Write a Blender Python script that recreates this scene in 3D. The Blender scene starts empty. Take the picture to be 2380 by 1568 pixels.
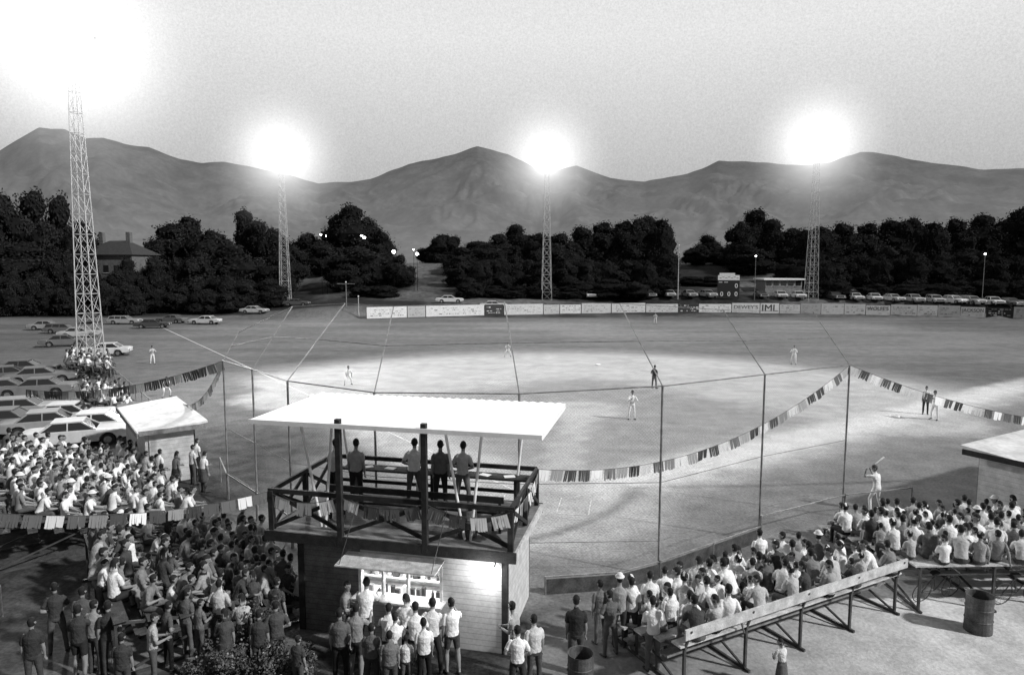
import bpy, bmesh, math, random
from mathutils import Vector, Matrix, noise
R=random.Random(7)
V=Vector
# ------------------------------------------------------------------ camera
CAMH=9.3; FPX=1600.0; TILT=math.atan(166/1600)
sc=bpy.context.scene; COL=sc.collection
cam=bpy.data.cameras.new("camera"); camo=bpy.data.objects.new("camera",cam); COL.objects.link(camo)
camo.location=(0,0,CAMH); camo.rotation_euler=(math.pi/2-TILT,0,0)
cam.sensor_width=36; cam.lens=36*FPX/2380; cam.clip_end=30000; cam.clip_start=0.1
sc.camera=camo
try:
    sc.view_settings.view_transform='Standard'; sc.view_settings.look='None'; sc.view_settings.exposure=0
except Exception: pass
def site(u,v,z=0.0):
    """survey: plan position on the level z of a thing measured in the photograph"""
    a=(u-1190)/FPX; b=(784-v)/FPX
    dy=math.cos(TILT)+b*math.sin(TILT); dz=-math.sin(TILT)+b*math.cos(TILT)
    s=(z-CAMH)/dz
    return (a*s, dy*s)
def ss(a,b,x):
    t=max(0,min(1,(x-a)/(b-a))); return t*t*(3-2*t)
def fence_y(x):
    if x<-26: return 120.5
    return 135-((x-33)/58)**2*14 if x<100 else 116
def T(x,y):
    h=2.2*ss(0.5,4.5,y-fence_y(x))*ss(-60,-28,x)
    h+=8*ss(128,200,y)+2.5*ss(200,400,y)
    if y>140: h+=1.2*noise.noise(V((x*.02,y*.02,3)))*ss(140,170,y)
    return h
# ------------------------------------------------------------------ materials
MATS={}
def mat(name,val=0.5,rough=0.8,ns=0,amt=0.0,bump=0.0,bs=40,objcol=False,rand=0.0,emit=0,metal=0.0,spec=0.3,wave=None,coord='Object',ns2=0,island=False):
    if name in MATS: return MATS[name]
    m=bpy.data.materials.new(name); m.use_nodes=True; nt=m.node_tree; N=nt.nodes; L=nt.links
    b=N["Principled BSDF"]; b.inputs["Roughness"].default_value=rough; b.inputs["Metallic"].default_value=metal
    try: b.inputs["Specular IOR Level"].default_value=spec
    except Exception: pass
    tc=N.new("ShaderNodeTexCoord")
    base=None
    if island:
        gi=N.new("ShaderNodeNewGeometry"); cr=N.new("ShaderNodeValToRGB"); cr.color_ramp.interpolation='CONSTANT'
        for i,(p,c) in enumerate([(0,.8),(.3,.1),(.42,.7),(.58,.35),(.68,.78),(.86,.2)]):
            e=cr.color_ramp.elements[i] if i<2 else cr.color_ramp.elements.new(p); e.position=p; e.color=(c,c,c,1)
        L.new(gi.outputs["Random Per Island"],cr.inputs[0]); base=cr.outputs[0]
    elif objcol:
        oi=N.new("ShaderNodeObjectInfo"); base=oi.outputs["Color"]
    elif rand:
        oi=N.new("ShaderNodeObjectInfo"); mr=N.new("ShaderNodeMapRange"); mr.inputs[3].default_value=val*(1-rand); mr.inputs[4].default_value=val*(1+rand)
        L.new(oi.outputs["Random"],mr.inputs[0]); base=mr.outputs[0]
    else:
        rg=N.new("ShaderNodeRGB"); rg.outputs[0].default_value=(val,val,val,1); base=rg.outputs[0]
    def mul(base,fac):
        vm=N.new("ShaderNodeVectorMath"); vm.operation='MULTIPLY'
        L.new(base,vm.inputs[0]); L.new(fac,vm.inputs[1]); return vm.outputs[0]
    for k,(s,a) in enumerate([(ns,amt),(ns2 or ns*7.3,amt*0.6)]):
        if s:
            nz=N.new("ShaderNodeTexNoise"); nz.inputs["Scale"].default_value=s; nz.inputs["Detail"].default_value=5
            L.new(tc.outputs[coord],nz.inputs["Vector"])
            mr=N.new("ShaderNodeMapRange"); mr.inputs[1].default_value=.3; mr.inputs[2].default_value=.7; mr.inputs[3].default_value=1-a; mr.inputs[4].default_value=1+a
            L.new(nz.outputs["Fac"],mr.inputs[0]); base=mul(base,mr.outputs[0])
    if wave:
        wv=N.new("ShaderNodeTexWave"); wv.bands_direction=wave[0]; wv.wave_profile='SAW'; wv.inputs["Scale"].default_value=wave[1]; wv.inputs["Distortion"].default_value=0
        L.new(tc.outputs[coord],wv.inputs["Vector"])
        cr=N.new("ShaderNodeMapRange"); cr.inputs[1].default_value=0; cr.inputs[2].default_value=.14; cr.inputs[3].default_value=wave[2]; cr.inputs[4].default_value=1
        L.new(wv.outputs["Fac"],cr.inputs[0]); base=mul(base,cr.outputs[0])
    L.new(base,b.inputs["Base Color"])
    if emit:
        b.inputs["Emission Color"].default_value=(1,1,1,1); b.inputs["Emission Strength"].default_value=emit
    if bump:
        nz=N.new("ShaderNodeTexNoise"); nz.inputs["Scale"].default_value=bs; nz.inputs["Detail"].default_value=4
        L.new(tc.outputs[coord],nz.inputs["Vector"])
        bp=N.new("ShaderNodeBump"); bp.inputs["Strength"].default_value=bump; bp.inputs["Distance"].default_value=.05
        L.new(nz.outputs["Fac"],bp.inputs["Height"]); L.new(bp.outputs[0],b.inputs["Normal"])
    MATS[name]=m; return m
mat("shirt",objcol=True,ns=9,amt=.16,bump=.7,bs=14); mat("shirt_mixed",island=True,ns=9,amt=.12)
mat("trousers",.06,rand=.9,ns=8,amt=.2,bump=.4,bs=12)
mat("skin",.24,rough=.6,ns=10,amt=.1); mat("hair",.014,ns=30,amt=.3); mat("shoe",.04)
mat("hat_cloth",.7); mat("car_paint",objcol=True,rough=.3,spec=.5,ns=1.5,amt=.1); mat("glass_dark",.02,rough=.08,spec=.8)
mat("rubber",.02); mat("chrome",.6,rough=.2,metal=.9); mat("lamp_glass",.8,rough=.2)
mat("dark_wood",.022,rough=.75,ns=6,amt=.4,bump=.3); mat("grey_wood",.2,ns=5,amt=.35,bump=.4,bs=20); mat("pale_wood",.48,ns=5,amt=.3,bump=.3,bs=20); mat("dim_wood",.07,ns=5,amt=.35,bump=.4,bs=20)
mat("white_paint",.8,ns=3,amt=.08); mat("galvanised",.45,rough=.5,metal=.1,ns=3,amt=.15); mat("dark_steel",.06,rough=.5,ns=5,amt=.3); mat("pipe_steel",.19,rough=.5,ns=4,amt=.4)
mat("roof_sheet",.9,rough=.6,ns=1.5,amt=.05); mat("siding_white",.5,ns=2,amt=.16,wave=('Z',2.2,.45),bump=.1)
mat("siding_dark",.13,ns=3,amt=.3,wave=('Z',2.2,.4)); mat("block_white",.5,ns=4,amt=.18,wave=('Z',1.7,.6),bump=.2)
mat("deck_board",.16,ns=4,amt=.3,wave=('Y',2.0,.4)); mat("sign_print",objcol=True,ns=2,amt=.08); mat("ink",.03); mat("ink_grey",.3); mat("ink_faded",.16)
mat("lamp_emit",.9,emit=60); mat("globe_emit",.9,emit=25); mat("bulb_emit",.9,emit=30); mat("interior",.75,ns=6,amt=.2)
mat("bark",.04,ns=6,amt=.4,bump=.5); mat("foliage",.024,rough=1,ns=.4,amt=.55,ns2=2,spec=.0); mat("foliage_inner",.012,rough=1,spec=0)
mat("brick",.12,ns=3,amt=.3); mat("roof_tile",.04,ns=3,amt=.3); mat("pennant_cloth",objcol=True,rough=.9)
mat("drum_metal",.08,rough=.6,ns=5,amt=.5); mat("goods",objcol=True,rough=.4)
mat("chalk",.62,ns=2,amt=.25,ns2=9); mat("shrub_leaf",.09,rough=.8,ns=5,amt=.5); mat("blossom",.3); mat("fence_board",.06,ns=3,amt=.5)
# ------------------------------------------------------------------ helpers
def link(o,parent=None):
    COL.objects.link(o)
    if parent: o.parent=parent
    return o
def meshobj(name,bm,mats,parent=None,smooth=False,loc=None):
    me=bpy.data.meshes.new(name)
    if isinstance(bm,tuple): me.from_pydata(*bm)
    else:
        bm.normal_update(); bm.to_mesh(me); bm.free()
    for m in (mats if isinstance(mats,(list,tuple)) else [mats]): me.materials.append(MATS[m] if isinstance(m,str) else m)
    if smooth: me.polygons.foreach_set("use_smooth",[True]*len(me.polygons))
    o=bpy.data.objects.new(name,me)
    if loc: o.location=loc
    return link(o,parent)
def tag(o,label,category,group=None):
    if label: o["label"]=label
    if category: o["category"]=category
    if group: o["group"]=group
def empty(name,loc,rz=0,label=None,category=None,group=None):
    o=bpy.data.objects.new(name,None); o.empty_display_size=.3; o.location=loc; o.rotation_euler=(0,0,rz)
    COL.objects.link(o); tag(o,label,category,group); return o
def box(bm,c,s,rz=0,mi=0):
    r=bmesh.ops.create_cube(bm,size=1,matrix=Matrix.Translation(V(c))@Matrix.Rotation(rz,4,'Z')@Matrix.Diagonal((s[0],s[1],s[2],1)))
    if mi:
        fs=set(f for v in r['verts'] for f in v.link_faces)
        for f in fs: f.material_index=mi
def frame(p0,p1):
    p0=V(p0);p1=V(p1); d=p1-p0; l=d.length; z=d/l
    a=V((0,0,1)) if abs(z.z)<.95 else V((0,1,0))
    x=a.cross(z).normalized(); y=z.cross(x)
    M=Matrix((x,y,z)).transposed().to_4x4(); M.translation=(p0+p1)/2
    return M,l
def beam(bm,p0,p1,w,h=None):
    M,l=frame(p0,p1); bmesh.ops.create_cube(bm,size=1,matrix=M@Matrix.Diagonal((w,h or w,l,1)))
def rod(bm,p0,p1,r,r2=None,n=8):
    M,l=frame(p0,p1); bmesh.ops.create_cone(bm,cap_ends=True,segments=n,radius1=r,radius2=r if r2 is None else r2,depth=l,matrix=M)
def copy_thing(src,loc,rz=0,scale=None,color=None):
    def rec(o,par):
        c=o.copy(); COL.objects.link(c)
        if par: c.parent=par
        if color is not None: c.color=(color,color,color,1)
        for k in o.children: rec(k,c)
        return c
    kids=list(src.children); c=src.copy(); COL.objects.link(c)
    if color is not None: c.color=(color,color,color,1)
    for k in kids: rec(k,c)
    c.location=loc; c.rotation_euler=(0,0,rz)
    if scale is not None: c.scale=scale if isinstance(scale,(tuple,list)) else (scale,)*3
    return c
def remove_thing(o):
    for k in list(o.children): remove_thing(k)
    bpy.data.objects.remove(o)
# ------------------------------------------------------------------ world
w=bpy.data.worlds.new("World"); sc.world=w; w.use_nodes=True; nt=w.node_tree; N=nt.nodes; L=nt.links
bg=N["Background"]
SUNEL=math.radians(35); sund=V((0.86,-0.40,0)).normalized()
sky=N.new("ShaderNodeTexSky"); sky.sky_type='NISHITA'; sky.sun_disc=False; sky.sun_elevation=SUNEL; sky.sun_rotation=math.atan2(sund.x,sund.y)
bw=N.new("ShaderNodeRGBToBW"); L.new(sky.outputs[0],bw.inputs[0])
def wmr(src,a,b_,c,d,smooth=False):
    n=N.new("ShaderNodeMapRange"); n.clamp=True
    if smooth: n.interpolation_type='SMOOTHSTEP'
    for i,k in enumerate([a,b_,c,d]): n.inputs[i+1].default_value=k
    L.new(src,n.inputs[0]); return n.outputs[0]
def wm(op,a,b_):
    n=N.new("ShaderNodeMath"); n.operation=op
    for i,x in enumerate((a,b_)):
        if isinstance(x,(int,float)): n.inputs[i].default_value=x
        else: L.new(x,n.inputs[i])
    return n.outputs[0]
tc=N.new("ShaderNodeTexCoord"); sx=N.new("ShaderNodeSeparateXYZ"); L.new(tc.outputs["Generated"],sx.inputs[0])
up=wmr(sx.outputs[2],.08,.30,.44,.82); hi=wmr(sx.outputs[2],.42,.75,1,.30,True); bk=wmr(sx.outputs[1],-.35,.35,.32,1,True)
nz=N.new("ShaderNodeTexNoise"); nz.inputs["Scale"].default_value=380; nz.inputs["Detail"].default_value=3; nz.inputs["Roughness"].default_value=.9; L.new(tc.outputs["Generated"],nz.inputs["Vector"])
val=wm('MULTIPLY',wm('MULTIPLY',up,hi),wm('MULTIPLY',bk,wmr(nz.outputs["Fac"],.3,.7,.86,1.14)))
val=wm('MULTIPLY',val,wmr(bw.outputs[0],0,10,.95,1.05))
cb=N.new("ShaderNodeCombineXYZ"); [L.new(val,cb.inputs[i]) for i in range(3)]
L.new(cb.outputs[0],bg.inputs[0]); bg.inputs[1].default_value=1.0
sl=bpy.data.lights.new("sun","SUN"); sl.energy=3.9; sl.angle=math.radians(2.5); so=bpy.data.objects.new("sun",sl); COL.objects.link(so)
sdir=V((sund.x*math.cos(SUNEL),sund.y*math.cos(SUNEL),math.sin(SUNEL)))
so.rotation_euler=sdir.to_track_quat('Z','Y').to_euler(); so.location=(60,-30,50)
# ------------------------------------------------------------------ ground
HOME=V((1.3,26.2)); D1=V((.82,.572)); D3=V((-.572,.82))
MOUND=HOME+18.4*(D1+D3).normalized()
B1=HOME+27.4*D1; B3=HOME+27.4*D3; B2=HOME+27.4*(D1+D3)
nrm=(D1+D3).normalized(); prp=V((-nrm.y,nrm.x))
def ground_mat():
    m=bpy.data.materials.new("ground_surface"); m.use_nodes=True; nt=m.node_tree; N=nt.nodes; L=nt.links; b=N["Principled BSDF"]; b.inputs["Roughness"].default_value=.95
    b.inputs["Specular IOR Level"].default_value=.1
    tc=N.new("ShaderNodeTexCoord"); s=N.new("ShaderNodeSeparateXYZ"); L.new(tc.outputs["Object"],s.inputs[0])
    def mth(op,a,b_=None,c=None):
        n=N.new("ShaderNodeMath"); n.operation=op
        for i,x in enumerate([a,b_,c]):
            if x is None: continue
            if isinstance(x,(int,float)): n.inputs[i].default_value=x
            else: L.new(x,n.inputs[i])
        return n.outputs[0]
    def nzf(sc_,det=6,st=None,off=None):
        n=N.new("ShaderNodeTexNoise"); n.inputs["Scale"].default_value=sc_; n.inputs["Detail"].default_value=det; n.inputs["Roughness"].default_value=.6
        mpn=N.new("ShaderNodeMapping"); mpn.inputs["Scale"].default_value=st or (1,1,1)
        if off: mpn.inputs["Location"].default_value=off
        L.new(tc.outputs["Object"],mpn.inputs[0]); L.new(mpn.outputs[0],n.inputs["Vector"])
        return n.outputs["Fac"]
    def mr(x,a,b_,c,d):
        n=N.new("ShaderNodeMapRange"); n.interpolation_type='SMOOTHSTEP'
        if a>b_: a,b_,c,d=b_,a,d,c
        for i,k in enumerate([a,b_,c,d]): n.inputs[i+1].default_value=k
        L.new(x,n.inputs[0]); return n.outputs[0]
    M_=lambda *a:(a[0] if len(a)==1 else mth('MULTIPLY',a[0],M_(*a[1:])))
    def mix(f,a,b_): return mth('ADD',mth('MULTIPLY',a,mth('SUBTRACT',1,f)),mth('MULTIPLY',b_,f))
    n1=nzf(.06); n2=nzf(.9); n3=nzf(9,8); n4=nzf(.12,6,(.35,1.4,1)); n5=nzf(.55,8); n6=nzf(.5,8,None,(31,17,5))
    px=mth('ADD',s.outputs[0],mth('MULTIPLY',mth('SUBTRACT',n5,.5),2.6)); py=mth('ADD',s.outputs[1],mth('MULTIPLY',mth('SUBTRACT',n6,.5),2.6))
    def dot(d,c): return mth('ADD',mth('MULTIPLY',mth('SUBTRACT',px,c.x),d.x),mth('MULTIPLY',mth('SUBTRACT',py,c.y),d.y))
    def dist(c): return mth('SQRT',mth('ADD',mth('POWER',mth('ABSOLUTE',mth('SUBTRACT',px,c.x)),2.0),mth('POWER',mth('ABSOLUTE',mth('SUBTRACT',py,c.y)),2.0)))
    fine=M_(mr(n2,.25,.75,.88,1.12),mr(n3,.25,.75,.72,1.28))
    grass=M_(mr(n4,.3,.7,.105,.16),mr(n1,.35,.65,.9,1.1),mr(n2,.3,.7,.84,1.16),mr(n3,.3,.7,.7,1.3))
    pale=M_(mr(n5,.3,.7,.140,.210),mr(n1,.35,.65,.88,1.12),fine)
    nx=mth('ADD',s.outputs[0],mth('MULTIPLY',mth('SUBTRACT',n1,.5),8.0)); ny=mth('ADD',s.outputs[1],mth('MULTIPLY',mth('SUBTRACT',nzf(.25),.5),5.0))
    near=M_(mr(ny,44,60,1,0),mr(nx,-14,-8,0,1))
    g=mix(near,grass,pale)
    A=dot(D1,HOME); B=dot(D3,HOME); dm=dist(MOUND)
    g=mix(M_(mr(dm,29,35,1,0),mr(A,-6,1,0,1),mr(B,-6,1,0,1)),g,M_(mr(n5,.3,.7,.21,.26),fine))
    dirt=M_(mr(dm,26.5,31,1,0),mr(A,-3.4,-.8,0,1),mr(B,-3.4,-1.0,0,1))
    dirt=mth('MAXIMUM',dirt,M_(mr(mth('ABSOLUTE',mth('ADD',B,.4)),.7,2.6,1,0),mr(A,2,5,0,1),mr(A,36,54,1,0)))
    dirtv=M_(mr(n6,.3,.7,.37,.47),fine)
    home_c=mr(dist(HOME),3.2,5.8,1,0)
    dirt=mth('MAXIMUM',dirt,home_c)
    for bb in (B1,B3): dirt=mth('MAXIMUM',dirt,mr(dist(bb),3.6,6.2,1,0))
    g=mix(dirt,g,dirtv)
    # bright bare running lane of the first base path
    lane=M_(mr(mth('ABSOLUTE',mth('SUBTRACT',B,.2)),.4,2.0,1,0),mr(A,1,4,0,1),mr(A,40,60,1,0))
    g=mix(mth('MULTIPLY',lane,.9),g,M_(.60,fine))
    lawn=M_(mr(A,1.0,3.4,0,1),mr(A,20.5,25.5,1,0),mr(B,1.2,3.4,0,1),mr(B,20.5,25.5,1,0),mth('SUBTRACT',1,home_c),mr(dist(B1),4.0,6.4,0,1),mr(dist(B2),6.0,10,0,1),mr(dist(B3),4.0,6.4,0,1))
    mnd=mr(dm,2.0,3.8,1,0); pth=M_(mr(mth('ABSOLUTE',dot(prp,HOME)),.5,1.6,1,0),mr(dot(nrm,HOME),17,18.5,1,0))
    lawn=M_(lawn,mth('SUBTRACT',1,mth('MULTIPLY',mnd,.85)),mth('SUBTRACT',1,mth('MULTIPLY',pth,.8)))
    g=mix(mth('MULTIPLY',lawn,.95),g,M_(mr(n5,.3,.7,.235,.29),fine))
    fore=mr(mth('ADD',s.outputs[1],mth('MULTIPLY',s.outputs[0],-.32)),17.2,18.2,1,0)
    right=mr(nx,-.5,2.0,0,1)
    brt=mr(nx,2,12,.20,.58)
    foreval=mix(right,M_(mr(n2,.3,.75,.018,.055),mr(n3,.3,.7,.6,1.4)),M_(brt,mr(n2,.3,.7,.8,1.2),mr(n3,.3,.7,.86,1.14)))  # left: dark dirt, darkened further to stand in for shadow
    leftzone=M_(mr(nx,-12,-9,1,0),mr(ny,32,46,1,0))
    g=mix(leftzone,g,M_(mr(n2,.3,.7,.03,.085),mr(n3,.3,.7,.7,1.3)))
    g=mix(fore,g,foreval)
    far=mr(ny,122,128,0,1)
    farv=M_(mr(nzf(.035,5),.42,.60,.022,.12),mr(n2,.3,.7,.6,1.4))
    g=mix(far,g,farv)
    cb=N.new("ShaderNodeCombineXYZ"); [L.new(g,cb.inputs[i]) for i in range(3)]
    L.new(cb.outputs[0],b.inputs["Base Color"])
    bp=N.new("ShaderNodeBump"); bp.inputs["Strength"].default_value=.4; bp.inputs["Distance"].default_value=.05; L.new(n3,bp.inputs["Height"]); L.new(bp.outputs[0],b.inputs["Normal"])
    return m
ys=[-60+i*10 for i in range(17)]+[102+i*2 for i in range(50)]+[205,212,220,235,250,280,320,380,450,600,900,1500,2500,4000,7000]
xs=[-7000,-4000,-2000,-1000,-600,-400,-300,-250]+[-220+i*5 for i in range(93)]+[270,300,400,600,1000,2000,4000,7000]
vs=[];fs=[]
for y in ys:
    for x in xs: vs.append((x,y,T(x,y)))
nx=len(xs)
for j in range(len(ys)-1):
    for i in range(nx-1):
        a=j*nx+i; fs.append((a,a+1,a+nx+1,a+nx))
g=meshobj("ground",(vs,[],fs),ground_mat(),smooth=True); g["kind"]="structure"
def sheet(name,pts,z,m):
    bm=bmesh.new(); vv=[bm.verts.new((p[0],p[1],z)) for p in pts]; f=bm.faces.new(vv)
    f.normal_update()
    if f.normal.z<0: f.normal_flip()
    o=meshobj(name,bm,m); o["kind"]="structure"; return o
def line(p,q,wd,z=.006,name="chalk_line"):
    d=(q-p).normalized(); n_=V((-d.y,d.x))*wd/2
    sheet(name,[tuple(p-n_),tuple(q-n_),tuple(q+n_),tuple(p+n_)],z,"chalk")
line(HOME+D3*1.5,HOME+D3*100,.10,.006); line(HOME+D1*1.5,HOME+D1*95,.07,.006)
for s in(-1,1):
    c=HOME+prp*s*1.15
    for a,b in(((-.6,-.9),(.6,-.9)),((-.6,-.86),(-.6,.9)),((.6,-.86),(.6,.9))):
        line(c+prp*a[0]+nrm*a[1],c+prp*b[0]+nrm*b[1],.05,.01)
th=math.atan2(D1.y,D1.x)
for nm,p in(("base_bag",B1),("base_bag",B2),("base_bag",B3)):
    bm=bmesh.new(); box(bm,(0,0,.06),(.4,.4,.09)); bmesh.ops.bevel(bm,geom=bm.edges[:],offset=.02,segments=2)
    o=meshobj(nm,bm,"white_paint",loc=(p.x,p.y,.01)); o.rotation_euler[2]=th; tag(o,"square white canvas base bag on the infield dirt","base","bases of the diamond")
# ------------------------------------------------------------------ mountains
sky_pts=[(-900,380),(-500,345),(-200,370),(0,350),(50,320),(90,295),(120,300),(150,299),(200,324),(240,320),(290,335),(345,343),(420,372),(470,380),(520,377),(600,390),(660,405),(740,428),(860,415),(950,382),(1040,362),(1110,341),(1180,358),(1250,392),(1300,396),(1340,385),(1420,415),(1500,422),(1600,402),(1670,373),(1740,378),(1830,384),(1930,376),(2000,353),(2090,362),(2180,378),(2260,390),(2380,394),(2600,380),(2900,400),(3400,390)]
prof=[]
for u,v in sky_pts:
    a=(u-1190)/FPX; b=(784-v)/FPX; dy=math.cos(TILT)+b*math.sin(TILT); dz=-math.sin(TILT)+b*math.cos(TILT)
    prof.append((math.atan2(a,dy),dz/math.hypot(a,dy)))
def elev(az):
    for (a0,e0),(a1_,e1_) in zip(prof,prof[1:]):
        if a0<=az<=a1_: return e0+(e1_-e0)*(az-a0)/(a1_-a0)
    return prof[0][1] if az<prof[0][0] else prof[-1][1]
def rdg(x,y,z,oc=5):
    s=0;am=1;tot=0;f=1
    for k in range(oc):
        s+=am*(1-abs(noise.noise(V((x*f,y*f,z+k*7)))*2)); tot+=am; am*=.54; f*=2.05
    return s/tot
vs=[];fs=[]; NA=800; NR=100
az0,az1=prof[0][0],prof[-1][0]
for j in range(NR):
    t=j/(NR-9)
    for i in range(NA):
        az=az0+(az1-az0)*i/(NA-1)
        r_=3000+4200*t
        x=r_*math.sin(az); y=r_*math.cos(az)
        # relief of the summit ridge fades smoothly down the slope
        jit=.0028*noise.noise(V((x/420,y/420,1)))+.0018*noise.noise(V((x/170,y/170,4)))
        e=elev(az)+jit*ss(.75,1,t)
        ridge=e*7200+CAMH
        wx=x/1250+.35*noise.noise(V((x/800,y/800,2))); wy=y/1250+.35*noise.noise(V((x/800,y/800,5)))
        k=rdg(wx,wy,.3)
        if t<=1:
            h=ridge*(t**1.1)*(1-.62*(1-k)*(1-t**3))
            h=max(h,-5) if t>.03 else 5
            lim=(elev(az)*r_)*.985+CAMH
            if t<1 and h>lim: h=lim+(h-lim)*.08
        else: h=ridge*(1-(t-1)*1.8)
        vs.append((x,y,h))
for j in range(NR-1):
    for i in range(NA-1):
        a=j*NA+i; fs.append((a,a+1,a+NA+1,a+NA))
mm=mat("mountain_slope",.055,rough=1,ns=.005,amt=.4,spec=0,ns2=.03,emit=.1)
# aerial haze painted as slope emission, stronger toward the valley floor
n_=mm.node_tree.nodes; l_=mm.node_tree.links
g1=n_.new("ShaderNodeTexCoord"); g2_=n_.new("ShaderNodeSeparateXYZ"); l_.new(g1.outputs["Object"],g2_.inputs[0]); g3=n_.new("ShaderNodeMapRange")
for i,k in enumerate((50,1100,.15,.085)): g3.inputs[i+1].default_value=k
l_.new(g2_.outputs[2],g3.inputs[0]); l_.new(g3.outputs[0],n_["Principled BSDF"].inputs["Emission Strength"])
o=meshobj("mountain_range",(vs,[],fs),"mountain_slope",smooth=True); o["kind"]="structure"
# ------------------------------------------------------------------ trees
def rnd_unit():
    while True:
        p=V((R.uniform(-1,1),R.uniform(-1,1),R.uniform(-1,1)))
        if .05<p.length<1: return p.normalized()
def make_tree(name,H,W,nl,leaf,tall=False,leafmat="foliage",tr=.3,cz=.18):
    top=empty(name,(0,0,0))
    bm=bmesh.new(); rod(bm,(0,0,-.5),(0,0,H*.45),tr,tr*.55); 
    lobes=[]
    for k in range(12):
        a=R.uniform(0,6.28); z=H*R.uniform(.2,.78); rr_=W*.5*R.uniform(.2,.66)*(1 if not tall else .5)*(1.15-z/H*.5)
        c=V((rr_*math.cos(a),rr_*math.sin(a),z)); rod(bm,(0,0,H*R.uniform(.2,.4)),c,tr*.35,tr*.1,6)
        lobes.append((c,W*R.uniform(.14,.26)*(1 if not tall else .8)))
    lobes.append((V((0,0,H*.83)),W*.20)); lobes.append((V((W*.1,0,H*.55)),W*.30)); lobes.append((V((-W*.12,W*.05,H*cz+W*.2)),W*.33)); lobes.append((V((W*.12,-W*.05,H*.2)),W*.30))
    if tall:
        for k in range(5): lobes.append((V((0,0,H*(.3+.13*k))),W*.24))
    meshobj("trunk",bm,"bark",top)
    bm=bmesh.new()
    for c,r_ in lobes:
        rs=bmesh.ops.create_icosphere(bm,subdivisions=2,radius=r_*.80,matrix=Matrix.Translation(c))  # dark inner hulls added to block light through the crown
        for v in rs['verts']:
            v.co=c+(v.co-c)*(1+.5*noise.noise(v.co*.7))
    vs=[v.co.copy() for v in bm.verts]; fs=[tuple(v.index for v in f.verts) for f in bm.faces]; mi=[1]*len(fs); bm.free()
    tot=sum(r_*r_ for c,r_ in lobes)
    for c,r_ in lobes:
        for k in range(int(nl*r_*r_/tot)):
            d=rnd_unit(); q=c+d*r_*R.uniform(.74,1.04)*(1+.4*noise.noise((c+d*r_)*.7))
            if q.z<H*.02: continue
            nrm_=(d+rnd_unit()*.8).normalized(); x=nrm_.cross(rnd_unit()).normalized(); y=nrm_.cross(x); s=leaf*R.uniform(.6,1.2)
            b=len(vs); vs+= [q+x*s,q+y*s*.7,q-x*s,q-y*s*.6]; fs.append((b,b+1,b+2,b+3)); mi.append(0)
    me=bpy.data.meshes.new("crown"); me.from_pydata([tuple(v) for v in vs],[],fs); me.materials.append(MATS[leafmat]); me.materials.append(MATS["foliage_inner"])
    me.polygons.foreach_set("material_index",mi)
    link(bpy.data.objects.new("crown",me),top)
    return top
protos=[make_tree("tree",14,13,7500,.27),make_tree("tree",14,11,7000,.25),make_tree("tree",14,14,7500,.28),make_tree("poplar_tree",14,6,4200,.24,True),make_tree("tree",14,9,5500,.25,True)]
def tree(u,v,wpx,y,k=None):
    if v>=585 and wpx>95 and k is None:
        tree(u-wpx*.27,v+R.uniform(-12,14),wpx*.66,y+R.uniform(-2,2)); tree(u+wpx*.27,v+R.uniform(-14,10),wpx*.68,y+R.uniform(-2,2)); return
    x=(u-1190)/FPX*y; t=T(x,y); ht=CAMH+(618-v)*y/FPX-t
    k=R.choice([0,1,2]) if k is None else k
    Wd={0:13,1:11,2:14,3:6,4:9}[k]; sw=wpx*y/FPX/Wd*1.22
    o=copy_thing(protos[k],(x,y,t-.2),R.uniform(0,6.28),(sw,sw,ht/13.4))
    tag(o,"dense dark leafy tree in the grove beyond the field" if k!=3 else "tall narrow dark poplar rising above the grove","tree","trees around the ball field")
TL=[(-60,450,170,165),(15,455,120,150,1),(90,452,130,160,0),(150,462,110,150),(200,520,90,145),(60,560,160,140),(170,590,120,138),(-20,580,150,140),
(400,520,120,165),(450,505,110,170),(500,540,120,160),(575,488,75,178,4),(610,512,70,175,4),(640,535,90,168),(540,570,160,150),(430,590,150,145),(330,610,110,142),(370,565,90,160),(610,600,130,148),(250,625,120,140),
(820,482,130,185,0),(785,500,80,186,1),(860,505,70,186,1),(720,545,90,190),(750,560,100,180),(890,540,80,180),(830,575,150,160),(900,600,110,155),(805,610,80,152),(680,570,80,170),
(1030,547,80,200),(1000,575,60,205),(1075,575,90,175),(1110,560,110,180),(1160,545,90,185),(1200,522,80,190,1),(1100,610,120,155),(1180,600,150,150),(1250,545,90,180),
(1300,545,110,175),(1350,530,110,178),(1400,520,110,180),(1450,518,100,178),(1500,508,110,180),(1535,515,80,176),(1300,600,140,150),(1400,600,150,150),(1490,595,140,152),(1545,570,60,160),
(1640,548,80,200),(1610,575,60,190),(1680,575,70,190),(1600,640,90,160),(1750,487,90,180,4),(1720,515,80,178),(1790,510,90,178),(1840,530,90,175),(1740,575,110,172),(1650,640,80,158),
(1900,530,110,172),(1950,522,110,175),(2010,522,110,178),(2060,515,110,180),(2110,512,90,178),(2160,522,100,176),(2210,512,100,178),(2270,503,110,180),(2310,515,80,178),(2360,490,110,178),(2430,470,130,178),
(1930,600,150,152),(2020,590,150,155),(2110,595,150,152),(2200,590,150,155),(2290,595,150,152),(2370,585,150,155),(2460,580,150,155),(1860,600,110,160),
(500,640,110,140),(600,655,120,138),(1120,655,110,142),(1380,655,130,142),(1230,655,110,142),(1500,650,120,142),(2150,650,130,142),(2260,655,120,142),(1990,655,130,142),(870,655,100,142),(2400,650,120,142),(340,660,100,136),(420,665,90,136),
(1300,660,120,140),(1440,662,120,140),(2070,660,120,141),(2330,660,120,141),(1920,660,100,141),(100,640,150,132),(10,650,150,130),(200,655,120,132),(270,668,110,130),(560,670,100,134),(480,672,90,133)]
for t in TL: tree(*t)
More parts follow.
